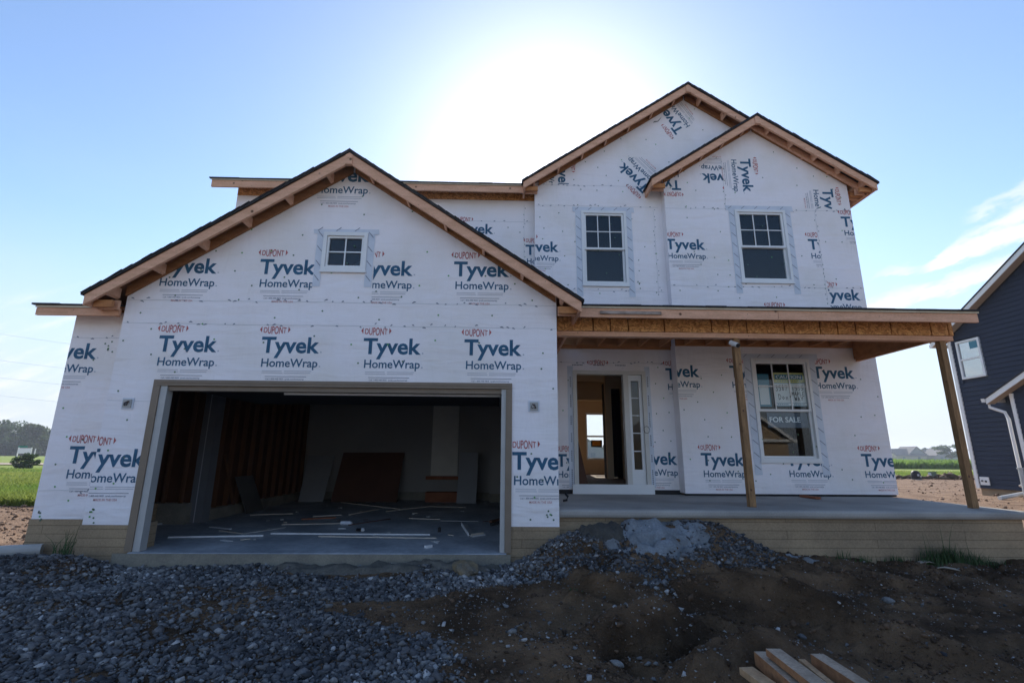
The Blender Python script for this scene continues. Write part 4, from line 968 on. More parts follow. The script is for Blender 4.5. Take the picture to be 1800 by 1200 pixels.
# leaning sheets against the back wall
def lean(name, pts_bottom, tops, y_b, y_t, th, m, label, cat):
    (ub0, ub1, vb), (ut0, ut1, vt) = pts_bottom, tops
    b0, b1 = onz(ub0, vb, FZ), onz(ub1, vb, FZ)
    t0, t1 = on(ut0, vt, y_t), on(ut1, vt, y_t)
    yb = y_b; s = MB()
    A = [(b0[0], yb, FZ+.001), (b1[0], yb, FZ+.001), (b1[0], yb+th, FZ+.001), (b0[0], yb+th, FZ+.001), (t0[0], y_t, t0[2]), (t1[0], y_t, t1[2]), (t1[0], y_t+th, t1[2]), (t0[0], y_t+th, t0[2])]
    s.hexa(A, m); return tag(s.build(name, org=((b0[0]+b1[0])/2, yb, FZ)), label, cat)
lean('hardboard_panel', (594, 706, 878), (604, 711, 795), 13.35, 13.86, .02, M_DKPANEL, 'dark brown panel leaning on the back wall of the garage', 'panel')
lean('drywall_sheet', (535, 578, 879), (543, 589, 800), 13.3, 13.9, .015, M_DRY2, 'grey sheet leaning on the back wall, left of the dark brown panel', 'drywall sheet')
lean('drywall_sheet', (806, 839, 880), (809, 841, 795), 13.1, 13.35, .015, M_DRY2, 'grey sheet standing right of the white inner door', 'drywall sheet')
a, b = onx(410, 886, -5.33), onx(395, 799, -5.36)
s = MB(); s.beam((-5.33, a[1], .262), (-5.36, b[1]+.02, b[2]), .05, .03, M_STUD); tag(s.build('leaning_board', org=(-5.33, a[1], .26)), 'thin board leaning on the stud wall right of the grey column', 'board')
a, b, c = onx(436, 880, -5.20), onx(418, 845, -5.33), onx(446, 844, -5.33)
s = MB(); s.hexa([(-5.20, a[1], FZ+.003), (-5.20, a[1]+.75, FZ+.003), (-5.22, a[1]+.75, FZ+.003), (-5.22, a[1], FZ+.003), (-5.34, a[1]-.35, .80), (-5.34, a[1]+.35, .80), (-5.36, a[1]+.35, .80), (-5.36, a[1]-.35, .80)], M_DIMP); tag(s.build('drywall_offcut', org=(-5.2, a[1], FZ)), 'short grey panel propped beside the stud wall', 'panel')
a, b = on(747, 879, 13.4), on(806, 862, 13.4)
t = thing('wooden_step', ((a[0]+b[0])/2, 13.5, FZ), 'reddish wooden step under the white inner door', 'step')
s = MB(); s.box(a[0], b[0], 13.38, 13.75, FZ+.21, FZ+.25, M_REDW); s.build('tread', t)
s = MB(); s.box(a[0], b[0], 13.40, 13.44, FZ, FZ+.208, M_REDW); s.build('riser', t)
s = MB(); s.box(a[0], a[0]+.04, 13.445, 13.75, FZ, FZ+.208, M_REDW); s.box(b[0]-.04, b[0], 13.445, 13.75, FZ, FZ+.208, M_REDW); s.build('side_panel', t)
a, b, c = onz(884, 917, FZ), onz(862, 924, FZ), onz(889, 917, FZ)
t = thing('broom', (a[0], a[1], FZ), 'push broom leaning just inside the right side of the garage opening', 'broom')
tp = on(891, 868, a[1]-.6)
s = MB(); s.tube([(a[0], a[1], FZ+.09), (.02, a[1]-.25, .78)], .012, M_BLACK, 8); s.build('handle', t)
s = MB(); s.beam((b[0], b[1], FZ+.075), (c[0]+.02, c[1], FZ+.075), .06, .035, M_DKPANEL); s.build('head', t)
s = MB()
for q in range(14):
    f_ = q/13; s.beam((b[0]+(c[0]+.02-b[0])*f_, b[1]+(c[1]-b[1])*f_, FZ+.058), (b[0]+(c[0]+.02-b[0])*f_+.01, b[1]+(c[1]-b[1])*f_, FZ+.002), .02, .05, M_BLACK, up=(0, 1, 0))
s.build('bristles', t)
a = onz(857, 876, FZ); s = MB()
for q in range(4): s.tube([(a[0]+(.20-.02*q)*math.cos(k*.524), a[1]-.1+(.16-.015*q)*math.sin(k*.524), FZ+.012+.018*q) for k in range(13)], .011, M_BLACK, 6)
tag(s.build('hose_coil', org=(a[0], a[1]-.1, FZ)), 'dark coil of cord at the back right of the garage floor', 'coil')
# bits on the porch
a, b = onz(1404, 872, .585), onz(1432, 876, .585)
s = MB(); s.beam((a[0], a[1]-.10, .603), (b[0], b[1]-.10, .603), .09, .036, M_REDW); tag(s.build('wood_block', org=(a[0], a[1], .585)), 'reddish wood offcut lying on the porch slab under the large window', 'wood block')
s = MB(); p = onz(992, 882, .58); s.tube([(p[0]-.02, p[1], .60), (p[0]+.04, p[1], .61), (p[0]+.05, p[1]-.03, .66), (p[0]+.02, p[1], .70)], .018, M_BLACK, 7); tag(s.build('rag', org=(p[0], p[1], .58)), 'small dark rag on the porch slab beside the garage corner', 'rag')

# ------------------------------------------------------------------ terrain
def _hash(ix, iy, seed):
    h = (ix.astype(np.int64)*374761393 + iy.astype(np.int64)*668265263 + seed*982451653) & 0x7fffffff
    h = (h ^ (h >> 13))*1274126177 & 0x7fffffff
    return ((h ^ (h >> 16)) & 0xffff)/65535.0
def vnoise(x, y, seed=0):
    x0 = np.floor(x); y0 = np.floor(y); fx = x-x0; fy = y-y0
    fx = fx*fx*(3-2*fx); fy = fy*fy*(3-2*fy)
    a = _hash(x0, y0, seed); b = _hash(x0+1, y0, seed); c = _hash(x0, y0+1, seed); d = _hash(x0+1, y0+1, seed)
    return (a*(1-fx)+b*fx)*(1-fy)+(c*(1-fx)+d*fx)*fy - .5
def fbm(x, y, o=4, seed=0):
    t = 0; a = 1.0
    for i in range(o): t = t + a*vnoise(x*2**i, y*2**i, seed+i); a *= .5
    return t
def sstep(a, b, x): t = np.clip((x-a)/(b-a), 0, 1); return t*t*(3-2*t)
def gau(x, y, cx, cy, rx, ry, rot=0.0):
    c, s = math.cos(rot), math.sin(rot); dx, dy = x-cx, y-cy; a = (dx*c+dy*s)/rx; b = (-dx*s+dy*c)/ry
    return np.exp(-(a*a+b*b))
def gh(x, y):
    x = np.asarray(x, float); y = np.asarray(y, float)
    near = 1-sstep(9, 14, np.hypot(x*.8, y-3))
    z = -.30 + .26*sstep(3.0, 6.6, y) - .05*(1-sstep(.2, 1.0, x))*sstep(5.0, 6.0, y)*sstep(-5.6, -4.6, x)*(1-sstep(6.8, 7.4, y))
    z = z*near + .02*(1-near)
    # gravel heap against the porch foundation
    z = z + .40*gau(x, y, 1.80, 6.52, 1.0, .50)**.8 + .20*gau(x, y, 2.75, 6.55, .5, .30) + .13*gau(x, y, -5.05, 6.25, .35, .25) + .10*gau(x, y, .75, 6.3, .4, .3)
    # dug soil: mounds, ruts
    z = z + .26*gau(x, y, 1.02, 5.28, .46, .17, .15)**.8 + .34*gau(x, y, 1.22, 4.60, .60, .19, .5)**.8 + .30*gau(x, y, 1.85, 4.02, .65, .22, .45) + .26*gau(x, y, 1.98, 5.42, .34, .18, .2)**.8
    z = z + .22*gau(x, y, 2.75, 5.25, .80, .15, -.75) + .20*gau(x, y, 3.35, 4.35, 1.0, .17, -.95) - .16*gau(x, y, 2.35, 4.95, .85, .15, -.85) - .10*gau(x, y, 1.6, 4.95, .5, .13, .5) - .08*gau(x, y, .7, 4.75, .5, .16, .4) - .05*gau(x, y, .1, 5.2, .6, .3)
    z = z - .06*gau(x, y, -4.4, 5.9, .5, .25)
    z = z + .13*sstep(5.58, 5.72, y+.22*fbm(x*1.6, y*1.6, 4, 44))*sstep(.3, .8, x)*(1-sstep(3.6, 5.2, x)) - .06*sstep(.3, .8, x)*(1-sstep(3.6, 5.2, x))
    z = z - .22*np.clip(1-np.abs(y-4.93-.35*np.sin(x*1.7+.4)-.14*fbm(x*2.5, y*2.5, 3, 45))/.10, 0, 1)*sstep(.4, .8, x)*(1-sstep(2.2, 2.8, x)) - .20*np.clip(1-np.abs(y-4.30-.42*(x-1.2)-.12*fbm(x*2.5, y*2.5, 3, 46))/.10, 0, 1)*sstep(.7, 1.0, x)*(1-sstep(2.3, 2.7, x))
    z = z + near*(.055*fbm(x*1.1, y*1.1, 3, 3) + .055*fbm(x*3.4, y*3.4, 5, 9)*sstep(-.8, .6, x) + .016*fbm(x*14, y*14, 3, 21) - .075*np.clip(1-np.abs(fbm(x*1.7+3, y*1.7, 4, 91))*7, 0, 1)*sstep(.1, 1.0, x-.25*(y-5.2)))
    z = z + (1-near)*(.10*fbm(x*.6, y*.6, 4, 31))*(1-sstep(30, 40, y))*np.where(np.abs(x) > 6.5, 1, .2)
    # settle to the slab near the walls behind the front
    inside = (x > -6.1) & (x < 7.0) & (y > 6.75) & (y < 15)
    return np.where(inside, np.minimum(z, -.12), z)
def axis(a, b, st, far, n):
    mid = np.arange(a, b+1e-6, st); g = st; lo = []; p = a
    k = (far)**(1/n)
    for i in range(n):
        g *= 1.155; p -= g; lo.append(p)
    lo = lo[::-1]; hi = []; p = b; g = st
    for i in range(n): g *= 1.155; p += g; hi.append(p)
    return np.concatenate([lo, mid, hi])
xs = axis(-7.0, 9.0, .028, 1, 57); ys_ = axis(2.3, 7.0, .026, 1, 57)
GXX, GYY = np.meshgrid(xs, ys_); GZZ = gh(GXX, GYY)
nx, ny = len(xs), len(ys_)
Vg = np.stack([GXX.ravel(), GYY.ravel(), GZZ.ravel()], 1)
idx = np.arange(nx*ny).reshape(ny, nx)
Fg = np.stack([idx[:-1, :-1].ravel(), idx[:-1, 1:].ravel(), idx[1:, 1:].ravel(), idx[1:, :-1].ravel()], 1)
def npmesh(name, V, F, m, smooth=False, tone=None):
    me = bpy.data.meshes.new(name); k = F.shape[1]
    me.vertices.add(len(V)); me.vertices.foreach_set('co', V.astype(np.float32).ravel())
    me.loops.add(F.size); me.loops.foreach_set('vertex_index', F.astype(np.int32).ravel())
    me.polygons.add(len(F)); me.polygons.foreach_set('loop_start', (np.arange(len(F))*k).astype(np.int32)); me.polygons.foreach_set('loop_total', np.full(len(F), k, np.int32))
    if smooth: me.polygons.foreach_set('use_smooth', np.ones(len(F), bool))
    me.materials.append(m); me.update(calc_edges=True)
    if tone is not None:
        at = me.attributes.new('tone', 'FLOAT', 'POINT'); at.data.foreach_set('value', tone.astype(np.float32))
    o = bpy.data.objects.new(name, me); C.objects.link(o); return o

def ground_mat():
    m = bpy.data.materials.new('ground_soil'); m.use_nodes = True
    t = m.node_tree; b = t.nodes['Principled BSDF']; b.inputs['Roughness'].default_value = .95; b.inputs['Specular IOR Level'].default_value = .15
    nn = t.nodes.new; ln = t.links.new
    co = nn('ShaderNodeTexCoord'); s = nn('ShaderNodeSeparateXYZ'); ln(co.outputs['Object'], s.inputs[0])
    def noise(sc_, det=6):
        n = nn('ShaderNodeTexNoise'); n.inputs['Scale'].default_value = sc_; n.inputs['Detail'].default_value = det; ln(co.outputs['Object'], n.inputs['Vector']); return n.outputs[0]
    def ramp(sock, a, ca, c, cc):
        r = nn('ShaderNodeValToRGB'); r.color_ramp.elements[0].position = a; r.color_ramp.elements[0].color = (*ca, 1); r.color_ramp.elements[1].position = c; r.color_ramp.elements[1].color = (*cc, 1); ln(sock, r.inputs[0]); return r.outputs[0]
    def step(sock, a, c):
        r = nn('ShaderNodeMapRange'); r.interpolation_type = 'SMOOTHSTEP'; r.inputs[1].default_value = a; r.inputs[2].default_value = c; ln(sock, r.inputs[0]); return r.outputs[0]
    def math_(op, a, c):
        r = nn('ShaderNodeMath'); r.operation = op
        for i, q in enumerate((a, c)):
            if isinstance(q, float): r.inputs[i].default_value = q
            else: ln(q, r.inputs[i])
        return r.outputs[0]
    def mixc(f, a, c):
        r = nn('ShaderNodeMix'); r.data_type = 'RGBA'; ln(f, r.inputs[0]); ln(a, r.inputs[6]); ln(c, r.inputs[7]); return r.outputs[2]
    damp = ramp(noise(2.2, 9), .36, (.058, .036, .021), .66, (.190, .120, .070))
    dry = ramp(noise(1.4, 9), .34, (.175, .108, .072), .66, (.30, .20, .135))
    grass = ramp(noise(.16, 8), .35, (.13, .20, .035), .68, (.27, .29, .07))
    mow = ramp(noise(.10, 8), .35, (.17, .245, .040), .68, (.26, .30, .075))
    wob = math_('MULTIPLY', math_('SUBTRACT', noise(.9, 5), .5), 1.6)
    X_ = math_('ADD', s.outputs[0], wob); Y_ = math_('ADD', s.outputs[1], wob)
    side = math_('MAXIMUM', step(X_, 6.9, 7.9), step(math_('MULTIPLY', X_, -1.0), 6.3, 7.0))
    side = math_('MAXIMUM', side, step(Y_, 9.0, 11.0))
    c = mixc(side, damp, dry)
    gl = math_('MULTIPLY', step(Y_, 12.2, 12.7), step(math_('MULTIPLY', X_, -1.0), 7.0, 8.0))
    c = mixc(gl, c, grass)
    gr = step(Y_, 31.0, 31.8)
    c = mixc(gr, c, mow)
    gl2 = math_('MULTIPLY', step(Y_, 26.0, 34.0), step(math_('MULTIPLY', X_, -1.0), 7.0, 8.0))
    c = mixc(gl2, c, mow)
    bk = step(math_('MULTIPLY', Y_, -1.0), -1.0, 1.0)
    c = mixc(bk, c, ramp(noise(.5, 8), .35, (.27, .25, .22), .68, (.42, .385, .34)))  # unseen ground behind the camera, paled to bounce light onto the facade
    ln(c, b.inputs['Base Color'])
    bp = nn('ShaderNodeBump'); bp.inputs['Strength'].default_value = 1.0; bp.inputs['Distance'].default_value = .035
    h = math_('ADD', math_('ADD', noise(34, 8), math_('MULTIPLY', noise(90, 4), .5)), math_('MULTIPLY', noise(9, 4), 1.6)); ln(h, bp.inputs['Height']); ln(bp.outputs[0], b.inputs['Normal'])
    return m
M_GROUND = ground_mat()
g = npmesh('ground', Vg, Fg, M_GROUND, True); g['kind'] = 'structure'
# gravel track crossing the grass far to the left
M_TRACK = mat('track_gravel', (.42, .34, .26), .95, var=.2, scale=.6)
s = MB(); s.face([(-140, 49, .10), (-16, 49, .10), (-16, 57, .10), (-140, 57, .10)], M_TRACK); o = s.build('gravel_track', org=(0, 0, 0)); o['kind'] = 'structure'

# stones
def hull_templates(n, seed):
    T = []
    r = random.Random(seed)
    for i in range(n):
        bm = bmesh.new()
        for k in range(11):
            v_ = Vector((r.gauss(0, 1), r.gauss(0, 1), r.gauss(0, 1))).normalized(); v_ = Vector((v_.x*1.15, v_.y*.85, v_.z*.62))*r.uniform(.8, 1.1); bm.verts.new(v_)
        bmesh.ops.convex_hull(bm, input=bm.verts)
        for v_ in [q for q in bm.verts if not q.link_faces]: bm.verts.remove(v_)
        bmesh.ops.triangulate(bm, faces=bm.faces); bm.verts.index_update()
        T.append((np.array([v_.co[:] for v_ in bm.verts]), np.array([[q.index for q in f.verts] for f in bm.faces]))); bm.free()
    return T
HT = hull_templates(28, 5)
def scatter(name, P, Rr, m, tones):
    Vs, Fs, Ts = [], [], []; off = 0
    which = rng.integers(0, len(HT), len(P)); yaw = rng.uniform(0, 6.283, len(P)); tl = rng.normal(0, .35, (len(P), 2))
    for k, (tv, tf) in enumerate(HT):
        I = np.where(which == k)[0]
        if not len(I): continue
        c, s_ = np.cos(yaw[I]), np.sin(yaw[I])
        v_ = np.repeat(tv[None], len(I), 0)
        a, b = tl[I, 0], tl[I, 1]
        y1 = v_[:, :, 1]*np.cos(a)[:, None]-v_[:, :, 2]*np.sin(a)[:, None]; z1 = v_[:, :, 1]*np.sin(a)[:, None]+v_[:, :, 2]*np.cos(a)[:, None]
        x1 = v_[:, :, 0]*np.cos(b)[:, None]+z1*np.sin(b)[:, None]; z2 = -v_[:, :, 0]*np.sin(b)[:, None]+z1*np.cos(b)[:, None]
        W = np.stack([x1*c[:, None]-y1*s_[:, None], x1*s_[:, None]+y1*c[:, None], z2], 2)*Rr[I][:, None, None]+P[I][:, None, :]
        n = tv.shape[0]
        Vs.append(W.reshape(-1, 3)); Fs.append((tf[None]+(np.arange(len(I))*n)[:, None, None]+off).reshape(-1, 3)); Ts.append(np.repeat(tones[I], n)); off += n*len(I)
    return npmesh(name, np.concatenate(Vs), np.concatenate(Fs), m, False, np.concatenate(Ts))
def gmask(x, y):
    nz = fbm(x*1.3, y*1.3, 4, 55)
    edge = np.interp(y, [2.5, 3.8, 4.4, 5.0, 5.5, 6.0, 6.6], [-.10, -.12, -.55, -1.35, -.3, .6, .9])
    m_ = sstep(.22, -.16, x-edge+nz*.55)*(.30+.70*sstep(-.42, -.02, fbm(x*.8, y*1.6, 4, 57)))
    m_ = np.maximum(m_, sstep(.10, -.05, np.abs(y-6.05-.12*nz)-.42)*(x < .8))
    m_ = np.maximum(m_, sstep(.20, .34, gau(x, y, 1.80, 6.42, 1.50, .66)+nz*.16)*(1-.97*sstep(.45, .7, gau(x, y, 1.95, 6.25, .52, .46)+nz*.3)))
    m_ = m_*(1-.93*sstep(.30, .60, gau(x, y, -.85, 5.05, .85, .22)+nz*.45))*(1-.8*sstep(.45, .8, gau(x, y, -4.7, 5.75, .5, .25)+nz*.5))
    m_ = m_*(1-.85*sstep(.5, .9, gau(x, y, -1.6, 6.15, 1.6, .18)+nz*.6))
    # strays thrown over the dirt
    m_ = np.maximum(m_, .05*(x < 1.6)+.010)
    m_ = np.maximum(m_, .45*sstep(.35, .6, gau(x, y, .95, 4.75, .7, .18, .4)+nz*.5))
    m_ = np.maximum(m_, .5*sstep(.45, .7, gau(x, y, 1.65, 5.3, .16, .6, .3)+nz*.4))
    return m_
n_c = 150000
px_ = rng.uniform(-7.3, 7.0, n_c); py_ = 6.75-(6.75-2.7)*rng.uniform(0, 1, n_c)**.85
keep = rng.uniform(0, 1, n_c) < gmask(px_, py_)
px_, py_ = px_[keep], py_[keep]
sz = np.clip(rng.lognormal(math.log(.0150), .52, len(px_)), .005, .050)
stray = gmask(px_, py_) < .2
sz = np.where((px_ > .75) & (py_ > 5.4), sz*.92, sz)
sz = np.where(stray, sz*rng.uniform(.35, .9, len(px_)), sz)
pz_ = gh(px_, py_)+sz*rng.uniform(.05, .5, len(px_))
tn = np.clip(rng.normal(.44, .25, len(px_)) + .40*fbm(px_*.7, py_*1.2, 3, 77) + np.where(stray, .08, 0), 0, 1)
o = scatter('gravel', np.stack([px_, py_, pz_], 1), sz, M_STONE, tn); o['kind'] = 'stuff'
# dirt clods on the dry soil left and right
M_DRYCLOD = rock_mat('dry_clod', [(0.0, (.11, .068, .045)), (1.0, (.28, .185, .125)), (.5, (.19, .12, .08)), (.8, (.24, .155, .105))])
P1 = np.stack([rng.uniform(-14, -6.4, 2500), rng.uniform(7.0, 12.6, 2500)], 1)
P2 = np.stack([rng.uniform(7.4, 34, 3600), rng.uniform(8.0, 31, 3600)], 1)
nb = 900; yb_ = 31.2+rng.normal(0, .35, nb); xb_ = rng.uniform(22, 37, nb); P3 = np.stack([xb_, yb_], 1)
PP = np.concatenate([P1, P2, P3]); rr = np.concatenate([np.clip(rng.lognormal(math.log(.020), .55, 2500), .008, .08), np.clip(rng.lognormal(math.log(.022), .6, 3600), .008, .11), np.clip(rng.lognormal(math.log(.14), .45, nb), .05, .36)*(1+.7*fbm(xb_*.5, yb_*0, 3, 4))])
tt = np.concatenate([rng.uniform(.1, .9, 2500), rng.uniform(.1, .9, 3600), rng.uniform(0, .25, nb)])
o = scatter('dirt_clods', np.stack([PP[:, 0], PP[:, 1], gh(PP[:, 0], PP[:, 1])+rr*.25], 1), rr, M_DRYCLOD, tt); o['kind'] = 'stuff'

n_p = 9000; xp = rng.uniform(-.8, 7.4, n_p); yp_ = rng.uniform(2.7, 6.6, n_p); kp = (rng.uniform(0, 1, n_p) < .35+.65*sstep(-.1, .3, fbm(xp*1.5, yp_*1.5, 3, 61))) & (gmask(xp, yp_) < .5)
xp, yp_ = xp[kp], yp_[kp]; rp_ = np.clip(rng.lognormal(math.log(.0065), .45, len(xp)), .003, .022)
o = scatter('pebbles', np.stack([xp, yp_, gh(xp, yp_)+rp_*.3], 1), rp_, M_STONE, np.clip(rng.normal(.75, .2, len(xp)), 0, 1)); o['kind'] = 'stuff'
M_SOILCLOD = rock_mat('damp_clod', [(0.0, (.045, .028, .017)), (1.0, (.16, .098, .06)), (.5, (.085, .052, .032)), (.8, (.125, .078, .048))])
n_p = 42000; xp = rng.uniform(-2.2, 7.4, n_p); yp_ = rng.uniform(2.7, 6.6, n_p); kp = (rng.uniform(0, 1, n_p) < .15+.85*sstep(-.05, .3, fbm(xp*1.2, yp_*1.2, 4, 63))) & (gmask(xp, yp_) < .5)
xp, yp_ = xp[kp], yp_[kp]; rp_ = np.clip(rng.lognormal(math.log(.0085), .62, len(xp)), .003, .05)
o = scatter('soil_crumbs', np.stack([xp, yp_, gh(xp, yp_)+rp_*.15], 1), rp_, M_SOILCLOD, rng.uniform(0, 1, len(xp))); o['kind'] = 'stuff'

# spilled concrete, a thin crust following the ground
def crust(cx, cy, rx, ry, th, seed, label, rot=0.0, m=None):
    n = 46; A = np.linspace(-1.25, 1.25, n); X2, Y2 = np.meshgrid(A, A); c_, s_ = math.cos(rot), math.sin(rot)
    X3 = cx+(X2*rx)*c_-(Y2*ry)*s_; Y3 = cy+(X2*rx)*s_+(Y2*ry)*c_
    r_ = np.hypot(X2, Y2)+.85*fbm(X3*2.3+seed, Y3*2.3, 4, seed)
    Z3 = gh(X3, Y3)+th*sstep(1.0, .55, r_)+.085*fbm(X3*6, Y3*6, 5, seed+3)*sstep(1.0, .7, r_)-.02
    Z3 = np.where(r_ > 1.0, gh(X3, Y3)-.03, Z3)
    ok = ((r_ < 1.06) & (Y3 < 6.66)).ravel(); I = np.arange(n*n).reshape(n, n)
    F_ = np.stack([I[:-1, :-1].ravel(), I[:-1, 1:].ravel(), I[1:, 1:].ravel(), I[1:, :-1].ravel()], 1); F_ = F_[ok[F_].all(1)]
    used, inv = np.unique(F_, return_inverse=True)
    V_ = np.stack([X3.ravel(), Y3.ravel(), Z3.ravel()], 1)[used]-np.array([cx, cy, 0]); F_ = inv.reshape(-1, 4)
    o = npmesh('spilled_concrete', V_, F_, m or M_SPILL, True); o.location = (cx, cy, 0)
    return tag(o, label, 'concrete')
M_SPILLD = mat('old_concrete', (0.15, 0.14, 0.12), 0.95, col2=(0.085, 0.078, 0.066), scale=4.5, detail=10, fine=(40, 0.25), bump=0.6, bscale=22)
crust(1.95, 6.20, .60, .50, .05, 3, 'pale grey crust of concrete spilled over the gravel heap by the porch', -.25)
M_WET = mat('damp_concrete', (0.085, 0.078, 0.066), .95, col2=(0.055, 0.05, 0.044), scale=5, detail=9, fine=(40, .2), bump=.5, bscale=22)
crust(1.28, 6.40, .27, .20, .06, 21, 'dark damp patch of soil and cement at the top of the gravel heap', .1, M_WET)
crust(3.75, 6.45, .42, .16, .03, 8, 'small pale grey splash of concrete at the foot of the porch foundation')
crust(-1.75, 6.32, 1.35, .20, .06, 12, 'long lumpy ridge of spilled concrete under the garage slab edge', 0.0, M_SPILLD)
crust(-.35, 6.35, .55, .18, .08, 15, 'lump of spilled concrete beside the yellowish boulder', 0.0, M_SPILLD)

# single rocks
def rock(name, x, y, r, m, label, cat='rock', sq=(1.2, .9, .7), seed=1):
    bm = bmesh.new(); bmesh.ops.create_icosphere(bm, subdivisions=3, radius=1)
    for v_ in bm.verts:
        p = np.array(v_.co); n = fbm(np.array([p[0]*1.3+seed*3.1+p[2]]), np.array([p[1]*1.3+p[2]*.7]), 3, seed)[0]
        q = v_.co*(1+.35*n); v_.co = Vector((round(q.x*5)/5*.35+q.x*.65, round(q.y*5)/5*.35+q.y*.65, q.z)); v_.co = Vector((v_.co.x*sq[0], v_.co.y*sq[1], v_.co.z*sq[2]))*r
    me = bpy.data.meshes.new(name); bm.to_mesh(me); bm.free(); me.materials.append(m)
    o = bpy.data.objects.new(name, me); C.objects.link(o); o.location = (x, y, float(gh(x, y))+r*.28); o.rotation_euler = (0, 0, seed*1.3)
    return tag(o, label, cat)
M_BOULD = mat('yellow_boulder', (.26, .19, .10), .9, col2=(.16, .145, .12), scale=7, fine=(40, .2), bump=.4)
M_ROCK = mat('pale_rock', (.25, .24, .225), .9, col2=(.13, .13, .13), scale=12, fine=(60, .2), bump=.3)
rock('boulder', -.38, 6.18, .17, M_BOULD, 'yellowish boulder half buried in front of the right end of the garage slab', 'boulder', (1.35, .8, .62), 4)
for (uu, vv, r, lab, sd) in ((1083, 1172, .046, 'largest pale rock in the rut left of the loose boards', 2), (900, 1111, .036, 'round white stone alone on the brown dirt', 3), (1145, 1045, .04, 'pale stone on top of the dirt mound below the gravel heap', 5), (1558, 1032, .05, 'flat white stone on the bare dirt below the weeds', 6), (1263, 1115, .04, 'grey stone in the dirt hollow above the loose boards', 7), (1420, 1016, .032, 'pale stone on the dirt near the spilled concrete splash', 9), (1365, 1007, .045, 'tan stone at the edge of the dirt below the gravel heap', 10)):
    p = onz(uu, vv, -.15); z_ = float(gh(p[0], p[1])); p = onz(uu, vv, z_); rock('rock', p[0], p[1], r, M_ROCK, lab, 'rock', (1.3, .9, .6), sd)
# loose boards, bottom right
def board(p0, ang, L_, w, h, m, label, z=None, tilt=0.0, edge=False):
    x, y = p0; c, s_ = math.cos(ang), math.sin(ang)
    zb = float(gh(x, y))+.03 if z is None else z
    s = MB(); s.beam((x, y, zb+h/2), (x+c*L_, y+s_*L_, zb+h/2+tilt), w, h, m)
    if edge: s.beam((x+s_*(w/2+.0015)+c*.002, y-c*(w/2+.0015)+s_*.002, zb+h/2), (x+s_*(w/2+.0015)+c*L_, y-c*(w/2+.0015)+s_*L_, zb+h/2+tilt), .003, h*.98, M_BRD3)
    o = s.build('board', org=(x, y, zb)); tag(o, label, 'board', 'loose boards on the dirt')
    bv = o.modifiers.new('edge', 'BEVEL'); bv.width = .004; bv.segments = 2
    return o
M_BRD = mat('grey_lumber', (.50, .385, .285), .85, col2=(.33, .245, .175), scale=4, stretch=(2, 2, 2), fine=(30, .22), bump=.1)
M_BRD3 = mat('cut_edge_lumber', (.42, .21, .10), .85, col2=(.30, .14, .07), scale=6, fine=(30, .25))
M_BRD2 = mat('tan_lumber', (.58, .38, .22), .85, col2=(.42, .25, .13), scale=5, fine=(30, .22), bump=.1)
def brd(u0, v0, u1, v1, w, h, m, label, ztop, L_=1.6):
    a, b = onz(u0, v0, ztop), onz(u1, v1, ztop)
    board((a[0], a[1]), math.atan2(b[1]-a[1], b[0]-a[0]), L_, w, h, m, label, z=ztop-h, edge='orange' in label or 'tan side' in label)
brd(1311, 1171, 1352, 1200, .10, .045, M_BRD2, 'leftmost loose board, smooth tan top face', -.12)
brd(1338, 1144, 1405, 1200, .10, .09, M_BRD, 'weathered stained board beneath the raised board with an orange edge', -.09)
brd(1359, 1139, 1440, 1200, .10, .045, M_BRD, 'raised pale board with an orange cut edge, highest of the loose boards', -.03)
brd(1409, 1157, 1462, 1200, .045, .04, M_BRD2, 'thinnest loose board, lying between two thicker ones', -.12)
brd(1436, 1148, 1518, 1200, .09, .075, M_BRD, 'rightmost loose board with a grey top and tan side', -.07)
# scraps
def scrap(uu, vv, w, h, rot, m, label, cat='scrap'):
    p = onz(uu, vv, -.08); z = float(gh(p[0], p[1])); c, s_ = math.cos(rot), math.sin(rot); s = MB()
    pts = [(-w, -h*.6), (-.2*w, -h), (w, -h*.3), (w*.8, h*.5), (.1*w, h*.7), (-w*.7, h)]
    P = [(p[0]+a*c-b*s_, p[1]+a*s_+b*c, z+.03+.02*math.sin(i*2.1)) for i, (a, b) in enumerate(pts)]
    s._prism(P, [(x, y, zz+.006) for x, y, zz in P], m); return tag(s.build('scrap', org=(p[0], p[1], z)), label, cat)
scrap(1628, 994, .14, .07, .2, M_CARD, 'torn tan scrap of card on the dirt in front of the weeds')
scrap(1662, 1001, .16, .03, -.15, M_CARD, 'long thin tan splinter beside the torn card scrap')
scrap(1586, 986, .07, .02, .1, M_PALE, 'small white scrap lying among the weeds')
# pipe on the left
a, b = onz(-60, 982, -.02), onz(72, 973, -.02)
s = MB(); s.tube([(a[0], a[1], .03), ((a[0]+b[0])/2, (a[1]+b[1])/2, .035), (b[0], b[1], .03)], .075, M_GREYP, 14); tag(s.build('drain_pipe', org=(a[0], a[1], .03)), 'pale grey pipe lying on the ground left of the garage', 'pipe')
